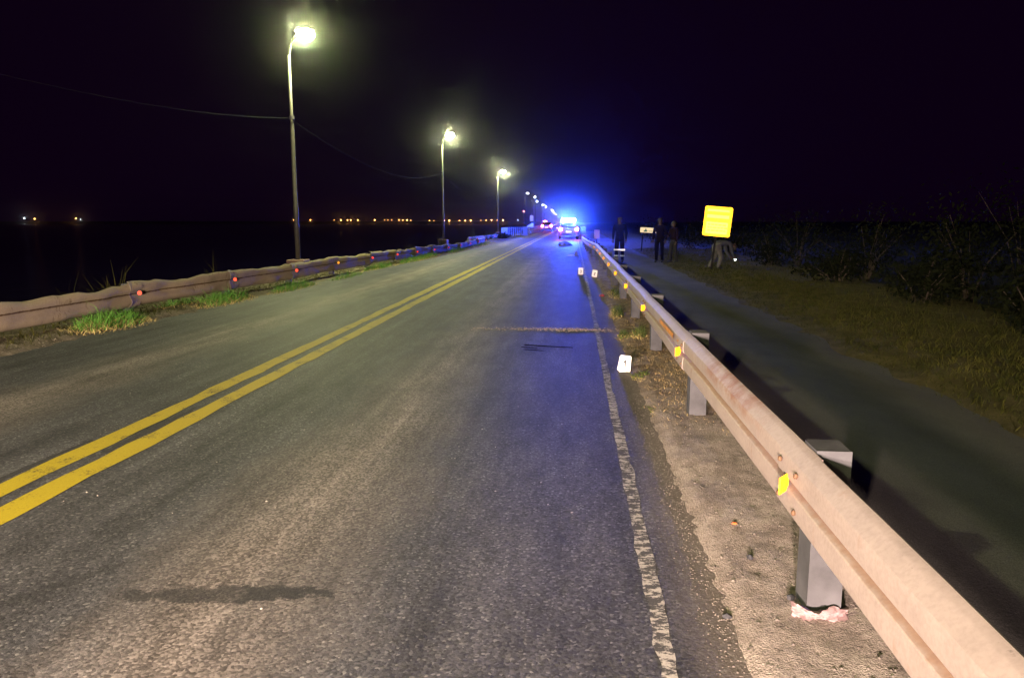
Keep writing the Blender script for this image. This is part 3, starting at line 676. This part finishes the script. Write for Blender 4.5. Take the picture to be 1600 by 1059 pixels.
lump('plastic_scrap', .60, 2.56, sh_z(.60, 2.56)+.004, (.014, .010, .008), M_ORA, 'orange plastic scrap at the bottom edge of the asphalt', 'scrap', 4, group='orange scraps')
lump('plastic_scrap', .86, 3.75, sh_z(.86, 3.75)+.004, (.014, .009, .008), M_ORA, 'orange plastic scrap on the gravel under the near beam', 'scrap', 5, group='orange scraps')
# pink rag wrapped round the foot of the near post
v = []; f = []; n, m = 26, 9
for i in range(n+1):
    for j in range(m+1):
        a = i/n; b = j/m; x = .90+.22*a+.012*noise.noise(Vector((a*9, b*6, 2))); y = 2.875-.045*math.sin(PI*a)+(b-.5)*.05*math.sin(b*14+a*9)-.012; z = sh_z(.95, 2.9)+.004+.05*b*(.55+.45*noise.noise(Vector((a*5, 3, 1)))+.3)+.006*noise.noise(Vector((a*22, b*8, 5)))
        v.append((x, y+.018*noise.noise(Vector((a*16, b*9, 9))), z))
for i in range(n):
    for j in range(m): k = i*(m+1)+j; f.append((k, k+1, k+m+2, k+m+1))
o = mesh_obj('crumpled_rag', v, f, simple('pink_cloth', (.30, .20, .20), .8, var=.3, scale=40), None, True); tag(o, 'crumpled pink plastic rag at the foot of the nearest right guardrail post', 'rag')

# ================================================================== evidence markers
M_CARD = retro('white_card', (.92, .90, .86), .5, .25); M_INK = simple('black_print', (.012, .012, .014), .6); M_BASE = simple('ochre_base', (.55, .30, .06), .7)
DIG = {'1': [[(-.1, 1), (.15, 1), (.15, 0), (-.1, 0)], [(-.1, 1), (-.1, .72), (-.36, .60), (-.36, .78)]],
       '2': [[(-.4, 1), (.4, 1), (.4, .82), (-.4, .82)], [(.2, .82), (.4, .82), (.4, .5), (.2, .5)], [(-.4, .58), (.2, .58), (.2, .40), (-.4, .40)], [(-.4, .40), (-.2, .40), (-.2, .18), (-.4, .18)], [(-.4, .18), (.4, .18), (.4, 0), (-.4, 0)]],
       '3': [[(-.4, 1), (.4, 1), (.4, .82), (-.4, .82)], [(.2, .82), (.4, .82), (.4, .18), (.2, .18)], [(-.25, .6), (.2, .6), (.2, .42), (-.25, .42)], [(-.4, .18), (.4, .18), (.4, 0), (-.4, 0)]]}
def marker(x, y, z, rz, tilt, dig, label, w=.125, h=.175):
    r = empty('evidence_marker', (x, y, z), rz); r.rotation_euler = (0, tilt, rz)
    def card(yoff, sgn, name):
        pts = []; R = .016
        for (cx, cz, a0) in ((w/2-R, R, -PI/2), (w/2-R, h-R, 0), (-w/2+R, h-R, PI/2), (-w/2+R, R, PI)):
            for q in range(5): a = a0+q*PI/8; pts.append((cx+R*math.cos(a), cz+R*math.sin(a)))
        n = len(pts); fr = [(px, sgn*(.045-.045*pz/h)*-1, pz) for px, pz in pts]; bk = [(px, q+sgn*.004, pz) for px, q, pz in fr]
        f = [tuple(range(n)), tuple(range(2*n-1, n-1, -1))]+[(i, n+i, n+(i+1) % n, (i+1) % n) for i in range(n)]
        return mesh_obj(name, fr+bk, f, M_CARD, r)
    c = card(0, 1, 'front_panel'); card(0, -1, 'back_panel')
    for q in DIG[dig]:
        dv = []
        for (a, b) in q:
            px, pz = a*.055, .045+b*.085; dv.append((px, -(.045-.045*pz/h)-.0025, pz))
        mesh_obj('numeral', dv, [tuple(range(len(dv)))], M_INK, c)
    MB().box((-w/2+.012, -.052, -.012), (w/2-.012, .052, .0), .003).build('base', M_BASE, r)
    tag(r, label, 'evidence marker', 'numbered evidence markers')
marker(.555, 7.9, sh_z(.555, 7.9)+.022, math.radians(8), math.radians(7), '1', 'white evidence marker numbered 1 on the shoulder, nearest of the three', .125, .178)
marker(.22, 22.5, .014, math.radians(3), math.radians(1), '3', 'far evidence marker standing on the lane side of the edge line', .145, .20)
marker(.60, 21.5, sh_z(.60, 21.5)+.03, math.radians(5), math.radians(8), '2', 'far evidence marker tilted on the gravel right of the edge line', .145, .20)
# debris on the lane by the police vehicle
M_PALE = simple('pale_plastic', (.75, .75, .78), .4)
lump('debris_piece', -.14, 35.0, .008, (.20, .05, .03), M_PALE, 'flat white debris strip lying on the right lane', 'debris', 11, group='debris on the lane')
lump('debris_piece', .12, 35.3, .02, (.10, .10, .14), simple('grey_cloth', (.22, .20, .22), .8), 'small grey lump beside the white debris strip', 'debris', 12, 1.0, 'debris on the lane')
lump('debris_piece', -.55, 50, .02, (.45, .2, .22), simple('dark_plastic', (.03, .03, .035), .35), 'dark lump on the lane just in front of the police vehicle', 'debris', 13, .8, 'debris on the lane')
lump('debris_piece', .62, 16.0, sh_z(.62, 16)+.01, (.06, .06, .04), simple('red_plastic', (.30, .05, .04), .4), 'reddish scrap on the shoulder behind the weeds', 'debris', 14, .8, 'debris on the lane')

# ================================================================== vehicles
def vehicle(name, W_=1.78, Ln=4.6, H=1.72, paint=(.05, .06, .09), blue=True, pickup=False):
    """stands with its tail towards -y; origin under the rear bumper"""
    r = empty(name); PM = simple(name+'_paint', paint, .3, .0, .08, 3, spec=.5); GL_ = simple('vehicle_glass', (.012, .013, .016), .08, spec=.6); w = W_/2
    st = [(0.0, .90, .36, .92, .98), (.10, .97, .30, .94, 1.02), (1.0, 1.0, .28, .98, 1.05), (2.2, 1.0, .27, .98, 1.05), (3.3, .99, .28, .97, 1.03), (4.2, .94, .32, .88, .93), (4.6, .84, .40, .74, .78)]
    b = MB(); n = 10; k = Ln/4.6
    for (y, ws, z0, zs, zt) in st:
        W2 = w*ws; ring = [(-W2*.86, z0), (-W2*.97, z0+.10), (-W2, (z0+zs)/2), (-W2*.98, zs-.05), (-W2*.90, zt), (W2*.90, zt), (W2*.98, zs-.05), (W2, (z0+zs)/2), (W2*.97, z0+.10), (W2*.86, z0)]
        b.v += [Vector((x, y*k, z)) for x, z in ring]
    for i in range(len(st)-1):
        for q in range(n): a = i*n+q; c = i*n+(q+1) % n; b.f.append((a, a+n, c+n, c))
    b.f.append(tuple(range(n))); b.f.append(tuple(range((len(st)-1)*n, len(st)*n))[::-1]); body = b.build('body', PM, r, True)
    body.data.polygons.foreach_set('use_smooth', [False]*len(body.data.polygons))
    c0 = .12 if not pickup else 1.7
    cab = MB(); cs = [(c0, 1.0, .88), (c0+.28, H-.10, .80), (c0+.75, H, .76), (2.6, H, .75), (3.15, 1.32, .80), (3.5, 1.03, .85)]
    for (y, z, ws) in cs: cab.v += [Vector((-w*.88, y*k, .97)), Vector((-w*ws, y*k, z-.03)), Vector((-w*(ws-.08), y*k, z)), Vector((w*(ws-.08), y*k, z)), Vector((w*ws, y*k, z-.03)), Vector((w*.88, y*k, .97))]
    for i in range(len(cs)-1):
        for q in range(5): a = i*6+q; cab.f.append((a, a+6, a+7, a+1))
    cab.f.append(tuple(range(6))); cab.f.append(tuple(range(30, 36))[::-1]); cab.build('cabin', PM, r)
    def q(name, pts, mat, par=r): return mesh_obj(name, pts, [tuple(range(len(pts)))], mat, par)
    q('rear_window', [(-w*.74, (c0+.03)*k-.012, 1.06), (w*.74, (c0+.03)*k-.012, 1.06), (w*.68, (c0+.24)*k-.012, H-.14), (-w*.68, (c0+.24)*k-.012, H-.14)], GL_)
    for sx in (-1, 1):
        for (ya, yb) in ((c0+.45, 1.75 if not pickup else 2.35), (1.85 if not pickup else 2.42, 2.85)):
            q('side_window', [(sx*(w*.872+.012), ya*k, 1.07), (sx*(w*.872+.012), yb*k, 1.07), (sx*(w*.775+.016), (yb-.1)*k, H-.12), (sx*(w*.775+.016), (ya+.1)*k, H-.12)], GL_)
    q('windscreen', [(-w*.74, 3.47*k+.02, 1.08), (w*.74, 3.47*k+.02, 1.08), (w*.68, 2.74*k+.04, H-.06), (-w*.68, 2.74*k+.04, H-.06)][::-1], GL_)
    MB().box((-w*.95, -.14, .38), (w*.95, .06, .60), .03).build('bumper', simple('bumper_plastic', (.05, .05, .055), .6), r)
    pl = MB().box((-.24, -.165, .63), (.24, -.15, .75), .004).build('number_plate', glow('plate_glow', (1, .95, .9), .9), r)  # no plate lamp: the plate face itself glows as if lit
    for sx in (-1, 1):
        t = MB().box((sx*w*.80-.10, -.045, .80), (sx*w*.80+.10, .06, 1.0), .02).build('tail_light', glow('tail_glow', (1.0, .09, .09), 420), r)
        MB().box((sx*w*.78-.05, -.160, .45), (sx*w*.78+.05, -.138, .50), .004).build('bumper_reflector', M_RED, r)
        m_ = MB().box((sx*(w+.14)-.10, 3.05*k, 1.02), (sx*(w+.14)+.10, 3.15*k, 1.18), .03).build('mirror', PM, r)
        for y in (.85, 3.65):
            wb = MB(); wb.lathe([(.18, -.11), (.33, -.11), (.345, -.08), (.345, .08), (.33, .11), (.18, .11)], 20); wb.xf(Matrix.Translation((sx*(w-.10), y*k, .345)) @ Matrix.Rotation(PI/2, 4, 'Y')); wh = wb.build('wheel', M_DARK, r, True)
            rb = MB().lathe([(.02, .05), (.10, .04), (.17, .09), (.20, .112)], 16); rb.xf(Matrix.Translation((sx*(w-.10), y*k, .345)) @ Matrix.Rotation(PI/2*sx, 4, 'Y')); rb.build('rim', M_POST, wh, True)
    bar = MB().box((-.62, 1.45*k, H+.004), (.62, 1.72*k, H+.05), .015).build('light_bar', M_HOUSE, r)
    if blue:
        gm_ = glow('blue_beacon', (.022, .065, 1.0), BLUE_L)
        for x in (-.32, .32): MB().box((x-.27, 1.46*k, H+.052), (x+.27, 1.71*k, H+.21), .05).build('beacon', gm_, bar)
    else:
        MB().box((-.5, 1.48*k, H+.052), (-.05, 1.69*k, H+.15), .03).build('beacon', glow('red_beacon', (1, .25, .35), 40), bar)
        MB().box((.05, 1.48*k, H+.052), (.5, 1.69*k, H+.15), .03).build('beacon', simple('dark_beacon', (.1, .1, .25), .2), bar)
    return r
pv = vehicle('police_vehicle', 1.80, 4.7, 1.60, (.04, .045, .07), True); pv.location = (-.47, 66.5, .0); pv.rotation_euler = (0, 0, math.radians(1))
tag(pv, 'dark vehicle with a glaring blue roof light stopped in the right lane', 'car', 'vehicles on the road')
c2 = vehicle('patrol_car', 1.70, 4.4, 1.55, (.08, .08, .10), False); c2.location = (-4.25, 116, 0)
tag(c2, 'farther car with red tail lights in the left lane', 'car', 'vehicles on the road')

# ================================================================== bridge parts, boards and signs
def railing(pts, z1, z0, label, name='bridge_railing', npost=6):
    r = empty(name, pts[0]); A = Vector(pts[0]); B = Vector(pts[1]); d = B-A
    for i in range(npost):
        p = d*(i/(npost-1)); MB().box((p.x-.06, p.y-.06, -.2), (p.x+.06, p.y+.06, z1+.04), .01).build('post', M_CONC, r)
    for z in np.linspace(z0, z1, 3): MB().tube([(0, 0, z), tuple(d+Vector((0, 0, z)))], [.045, .045], 8).build('rail', M_CONC, r)
    tag(r, label, 'railing'); return r
railing([(-7.1, 76, 0), (-5.9, 84, 0)], .95, .35, 'short pale railing leading to the bridge on the left', npost=9)
railing([(-5.62, 86, 0), (-5.55, 150, 0)], .92, .3, 'long railing on the left side of the bridge', npost=26)
M_WPANEL = simple('white_panel', (.62, .60, .60), .6)
r = empty('railing_panel', (-7.05, 75.5, 0)); MB().box((-.33, -.03, .38), (.33, .03, .98), .01).build('board', simple('grey_board', (.30, .30, .30), .7), r)
for sx in (-.3, .3): MB().box((sx-.03, .032, -.2), (sx+.03, .08, .9)).build('post', M_POST, r)
tag(r, 'grey board panel at the near end of the bridge railing', 'panel')
def pillar(x, y, w, h, label):
    r = empty('parapet_pillar', (x, y, 0)); MB().box((-w/2-.06, -.26, -.1), (w/2+.06, .26, .18), .02).build('base', M_CONC, r); MB().box((-w/2, -.22, .18), (w/2, .22, h-.08), .02).build('shaft', M_CONC, r); MB().box((-w/2-.04, -.25, h-.08), (w/2+.04, .25, h), .02).build('cap', M_CONC, r); tag(r, label, 'pillar', 'bridge parapet pillars')
pillar(-5.55, 84.9, .55, .98, 'pale concrete pillar at the end of the left bridge railing')
pillar(.86, 69.5, .46, 1.12, 'pale concrete pillar right of the blue-lit vehicle')
r = empty('low_wall', (.75, 67.6, 0)); MB().box((-.30, -.5, -.1), (.30, 1.4, .42), .03).build('block', M_CONC, r); tag(r, 'low pale concrete block beside the blue-lit vehicle', 'concrete block')
r = empty('slanted_panel', (-5.15, 88, 0)); v = [(-.40, 0, .95), (.36, 0, .95), (.36, 0, 1.42), (.20, 0, 1.40), (-.40, 0, 1.05)]
mesh_obj('board', v+[(a, .03, c) for a, b, c in v], [(0, 1, 2, 3, 4), (9, 8, 7, 6, 5)]+[(i, 5+i, 5+(i+1) % 5, (i+1) % 5) for i in range(5)], retro('white_sheeting', (.80, .80, .82), .45, .15), r)
MB().box((.0, .032, -.1), (.08, .10, 1.3)).build('post', M_POST, r); tag(r, 'white board with a slanted top above the left bridge pillar', 'panel')
r = empty('road_sign', (-5.9, 104, 0)); MB().box((-.24, -.02, 1.65), (.24, .0, 2.4), .01).build('plate', M_WPANEL, r); MB().tube([(0, .05, -.1), (0, .05, 2.3)], .04, 8).build('post', M_POST, r); tag(r, 'pale upright sign plate over the left side of the bridge', 'sign')
r = empty('warning_lamp', (-6.6, 98, -.2)); MB().tube([(0, 0, -.3), (0, 0, 2.95)], .03, 8).build('pole', M_POLE, r); MB().tube([(0, 0, 2.95), (.0, 0, 3.2)], .06, 8).build('housing', M_HOUSE, r); MB().ball((0, -.06, 3.1), .09, 10, 6).build('lens', glow('red_lamp', (1, .22, .10), 12), r)
tag(r, 'small red-orange warning lamp on a thin pole left of the bridge', 'lamp')
r = empty('marker_board', (1.47, 48, 0)); MB().box((-.17, -.015, .50), (.17, .0, 1.07), .006).build('board', retro('pink_sheeting', (.60, .38, .34), .5, .10), r); MB().box((-.035, .003, -.1), (.035, .05, 1.0)).build('post', M_POST, r); tag(r, 'upright pale pink marker board behind the far end of the right guardrail', 'marker board')
# yellow sign
M_SGP = simple('sign_post', (.015, .014, .012), .8, spec=.1)
M_YS = retro('yellow_sheeting', (.95, .52, .012), .34, .42); M_YT = retro('pale_yellow_sheeting', (.97, .66, .08), .34, .5); M_YP = retro('amber_print', (.95, .58, .03), .34, .45)
sg = empty('yellow_sign', (4.30, 23.6, 0)); sg.rotation_euler = (0, math.radians(5.0), math.radians(-10))
w, h, R = .415, .455, .055; pts = []
for (cx, cz, a0) in ((w-R, -h+R, -PI/2), (w-R, h-R, 0), (-w+R, h-R, PI/2), (-w+R, -h+R, PI)):
    for q in range(5): a = a0+q*PI/8; pts.append((cx+R*math.cos(a), 1.60+cz+R*math.sin(a)))
n = len(pts); v = [(x, 0, z) for x, z in pts]+[(x, .012, z) for x, z in pts]
pl = mesh_obj('plate', v, [tuple(range(n)), tuple(range(2*n-1, n-1, -1))]+[(i, n+i, n+(i+1) % n, (i+1) % n) for i in range(n)], M_YS, sg)
def strip(x0, x1, z0, z1, mat, name, yy=-.003): mesh_obj(name, [(x0, yy, z0), (x1, yy, z0), (x1, yy, z1), (x0, yy, z1)], [(0, 1, 2, 3)], mat, pl)
strip(-.33, .33, 1.70, 1.80, M_YT, 'text_band'); strip(-.33, .32, 1.22, 1.58, M_YT, 'text_band'); strip(-.33, .32, 1.90, 1.97, M_YT, 'text_band')
R_ = random.Random(3)
for z in (1.50, 1.41, 1.32):
    x = -.28
    while x < .24:
        ww = R_.uniform(.05, .13); strip(x, x+ww, z-.022, z+.022, M_YP, 'print_line', -.006); x += ww+.025
MB().box((-.03, .0125, -.2), (.03, .06, 1.9)).build('post', M_SGP, sg)
tag(sg, 'glaring yellow square sign with faint lines of print beyond the footpath', 'sign')
# small white sign behind the standing people
sg = empty('direction_sign', (3.95, 40, 0)); sg.rotation_euler = (0, math.radians(3), 0); MB().box((-.50, -.012, 1.00), (.50, 0, 1.27), .004).build('plate', retro('cream_sheeting', (.85, .82, .58), .42, .45), sg)
M_GP = simple('green_print', (.02, .22, .18), .6)
for (x0, x1, z0, z1) in ((-.30, -.12, 1.05, 1.12), (-.24, -.17, 1.12, 1.20), (-.05, .14, 1.07, 1.10), (.18, .28, 1.06, 1.14)): mesh_obj('print_mark', [(x0, -.016, z0), (x1, -.016, z0), (x1, -.016, z1), (x0, -.016, z1)], [(0, 1, 2, 3)], M_GP, sg)
for sx in (-.35, .35): MB().box((sx-.03, .003, -.2), (sx+.03, .05, 1.2)).build('post', M_SGP, sg)
tag(sg, 'small cream sign with green print left of the two standing people', 'sign')

# ================================================================== people
SKIN = simple('skin', (.06, .034, .026), .6, var=.1); HAIR = simple('dark_hair', (.015, .012, .01), .7); SHOE = simple('black_shoe', (.015, .015, .016), .6)
def person(locn, rz, J, top, legs, label, hgt=1.0, hair_len=0):
    """J: joint name -> position (metres, figure faces +y before rz); one continuous skin, faces coloured by the nearest bone"""
    names = list(J); idx = {n_: i for i, n_ in enumerate(names)}
    E_ = [('pelvis', 'waist'), ('waist', 'chest'), ('chest', 'neck'), ('neck', 'chin'), ('chin', 'head'), ('head', 'crown')]
    for s in 'lr': E_ += [('chest', s+'sho'), (s+'sho', s+'elb'), (s+'elb', s+'wri'), (s+'wri', s+'hand'), ('pelvis', s+'hip'), (s+'hip', s+'knee'), (s+'knee', s+'ank'), (s+'ank', s+'toe')]
    RAD = {'pelvis': (.15, .12), 'waist': (.14, .11), 'chest': (.17, .125), 'neck': (.062, .062), 'chin': (.062, .07), 'head': (.082, .10), 'crown': (.06, .075), 'sho': .078, 'elb': .060, 'wri': .032, 'hand': .036, 'hip': .105, 'knee': .080, 'ank': .062, 'toe': .042}
    me = bpy.data.meshes.new('person'); me.from_pydata([J[n_] for n_ in names], [(idx[a], idx[b]) for a, b in E_], [])
    o = bpy.data.objects.new('tmp', me); COL.objects.link(o)
    sk = o.modifiers.new('s', 'SKIN'); o.modifiers.new('u', 'SUBSURF').render_levels = 1; o.modifiers['u'].levels = 1
    for i, n_ in enumerate(names):
        r_ = RAD.get(n_, RAD.get(n_[1:])); me.skin_vertices[0].data[i].radius = r_ if hasattr(r_, '__len__') else (r_, r_)
        me.skin_vertices[0].data[i].use_root = n_ == 'pelvis'
    dg = bpy.context.evaluated_depsgraph_get(); ev = o.evaluated_get(dg); m2 = bpy.data.meshes.new_from_object(ev)
    bpy.data.objects.remove(o, do_unlink=True)
    V = [v.co.copy() for v in m2.vertices]; Fc = [tuple(p.vertices) for p in m2.polygons]
    bones = [(Vector(J[a]), Vector(J[b]), a, b) for a, b in E_]
    def which(c):
        best = None
        for a, b, na, nb in bones:
            d = b-a; t = max(0, min(1, (c-a).dot(d)/max(1e-6, d.dot(d)))); q = (a+d*t-c).length
            if best is None or q < best[0]: best = (q, na, nb)
        na, nb = best[1], best[2]
        if nb.endswith('toe'): return 3
        if nb in ('chin', 'head', 'crown') or nb.endswith('hand'): return 2
        if nb.endswith(('knee', 'ank', 'hip')): return 1
        return 0
    fm = [which(sum((V[i] for i in q), Vector())/len(q)) for q in Fc]
    # fingers, ears and nose grown onto the same mesh
    for s in 'lr':
        wv = Vector(J[s+'wri']); hv = Vector(J[s+'hand']); d = (hv-wv).normalized(); side = d.cross(Vector((0, 1, 0))); side = side.normalized() if side.length > .1 else Vector((1, 0, 0)); cur = side.cross(d)
        for q in range(5):
            th = q == 4; off = side*((q-1.5)*.019) if not th else side*.042
            base = hv+off-d*(.0 if not th else .03); ln = (.07, .08, .075, .06, .055)[q]; dd = d if not th else (d+side*.7).normalized()
            mb = MB().tube([base, base+dd*ln*.5+cur*.006, base+dd*ln*.9+cur*.026], [.010, .009, .006], 6); k = len(V); V += mb.v; Fc += [tuple(i+k for i in g_) for g_ in mb.f]; fm += [2]*len(mb.f)
    hd = Vector(J['head']); up = (Vector(J['crown'])-Vector(J['chin'])).normalized(); fw = Vector((0, 1, 0))-up*up.y; fw = fw.normalized() if fw.length > .1 else Vector((0, 0, -1)); sd = fw.cross(up)
    for (c, r_) in ((hd+fw*.098-up*.01, (.014, .02, .024)), (hd+sd*.082, (.012, .02, .03)), (hd-sd*.082, (.012, .02, .03))):
        mb = MB().ball((0, 0, 0), r_, 8, 5); k = len(V); V += [c+v for v in mb.v]; Fc += [tuple(i+k for i in g_) for g_ in mb.f]; fm += [2]*len(mb.f)
    r = mesh_obj('person', [v*hgt for v in V], Fc, top, None, True, [top, legs, SKIN, SHOE], fm)
    hb = MB().ball((0, 0, 0), (.098, .108, .085), 12, 8); M_ = Matrix((sd, fw, up)).transposed().to_4x4()
    hb.v = [(M_ @ v)+hd+up*.045-fw*.018 for v in hb.v]; hb.v = [v*hgt for v in hb.v]; hb.build('hair', HAIR, r, True)
    for sx in (-1, 1):
        e_ = MB().ball(tuple((hd+fw*.088+sd*.032*sx+up*.012)*hgt), .011, 8, 5); e_.build('eye', SHOE, r)
    r.location = locn; r.rotation_euler = (0, 0, rz); tag(r, label, 'person', 'people beyond the right guardrail'); return r
def stand(arm_l=None, arm_r=None, step=.0):
    J = dict(pelvis=(0, 0, .95), waist=(0, .0, 1.12), chest=(0, 0, 1.34), neck=(0, .01, 1.49), chin=(0, .03, 1.56), head=(0, .03, 1.64), crown=(0, .02, 1.71))
    for s, q in (('l', -1), ('r', 1)):
        J[s+'sho'] = (q*.19, 0, 1.42); J[s+'elb'] = (q*.25, -.02, 1.14); J[s+'wri'] = (q*.25, .06, .90); J[s+'hand'] = (q*.245, .09, .82)
        J[s+'hip'] = (q*.095, 0, .90); J[s+'knee'] = (q*.11, .03+step*q, .50); J[s+'ank'] = (q*.12, -.02+step*q*1.6, .07); J[s+'toe'] = (q*.135, .14+step*q*1.6, .045)
    if arm_l: J.update(arm_l)
    if arm_r: J.update(arm_r)
    return J
NAVY = simple('navy_cloth', (.004, .0035, .006), .9, spec=.05); BLK = simple('black_cloth', (.004, .004, .005), .9, spec=.05); PURP = simple('dark_purple_cloth', (.006, .004, .008), .9, spec=.05); GREYT = simple('grey_trouser_cloth', (.026, .025, .024), .9, spec=.05); MAR = simple('maroon_cloth', (.012, .006, .007), .9, spec=.05); BLUEG = simple('blue_grey_cloth', (.035, .038, .05), .85); PALET = simple('pale_trouser_cloth', (.085, .082, .076), .85)
a = person((1.78, 29.2, .008), math.radians(170), stand(), BLK, NAVY, 'dark person with two white reflective bands on the trousers behind the guardrail')
M_BAND = retro('silver_band', (.95, .95, .98), .38, .6)
for z in (.50, .27):
    for sx in (-1, 1):
        b = MB(); cx = sx*(.112 if z > .4 else .117); cyy = .028 if z > .4 else .005; rr = (.104 if z > .4 else .094)
        b.lathe([(rr, -.028), (rr+.004, -.026), (rr+.004, .026), (rr, .028)], 16, (cx, cyy, z)); b.build('reflective_band', M_BAND, a, True)
person((3.30, 29.0, .02), math.radians(160), stand(), PURP, NAVY, 'person in dark clothes standing right of the small cream sign', .97)
person((3.78, 28.6, .03), math.radians(120), stand(arm_r=dict(relb=(.26, .06, 1.16), rwri=(.10, .22, 1.12), rhand=(.05, .27, 1.13)), step=.05), MAR, GREYT, 'person in grey trousers standing close behind the person in dark clothes', .90)
bendJ = dict(pelvis=(0, -.02, .78), waist=(0, .14, .86), chest=(0, .36, .87), neck=(0, .50, .80), chin=(0, .56, .76), head=(0, .63, .72), crown=(0, .69, .67))
for s, q in (('l', -1), ('r', 1)):
    bendJ[s+'sho'] = (q*.18, .42, .84); bendJ[s+'elb'] = (q*.20, .46, .58); bendJ[s+'wri'] = (q*.14, .58, .40); bendJ[s+'hand'] = (q*.13, .63, .35)
    bendJ[s+'hip'] = (q*.095, -.02, .74); bendJ[s+'knee'] = (q*.12, .12+.04*q, .42); bendJ[s+'ank'] = (q*.13, -.05+.1*q, .07); bendJ[s+'toe'] = (q*.14, .10+.1*q, .045)
pz = vr_z(4.55, 24.2)
person((4.52, 24.2, pz), math.radians(-75), bendJ, BLUEG, PALET, 'person in pale trousers bending down with a torch below the yellow sign')
to = empty('torch', (5.07, 24.02, pz+.30)); to.rotation_euler = (math.radians(70), 0, math.radians(40))
MB().tube([(0, 0, -.10), (0, 0, .03), (0, 0, .06)], [.016, .016, .026], 10).build('barrel', M_DARK, to); MB().ball((0, 0, .065), (.026, .026, .012), 10, 5).build('lens', glow('torch_glow', (.8, 1, .9), 60), to)
tag(to, 'small lit torch in the hand of the bending person', 'torch')

# ================================================================== night air
hm = bpy.data.materials.new('haze'); hm.use_nodes = True; nt = hm.node_tree; nt.nodes.remove(nt.nodes['Principled BSDF'])
pvn = nt.nodes.new('ShaderNodeVolumePrincipled'); pvn.inputs['Color'].default_value = (.92, .94, 1, 1); pvn.inputs['Density'].default_value = HAZE; pvn.inputs['Anisotropy'].default_value = .985
nt.links.new(pvn.outputs[0], nt.nodes['Material Output'].inputs['Volume']); hm.cycles.homogeneous_volume = True
hz = MB().box((-1012, -62, -7), (1012, 1012, 24)).build('haze', hm); tag(hz, 'thin night haze over the road and the water', 'haze', kind='stuff')
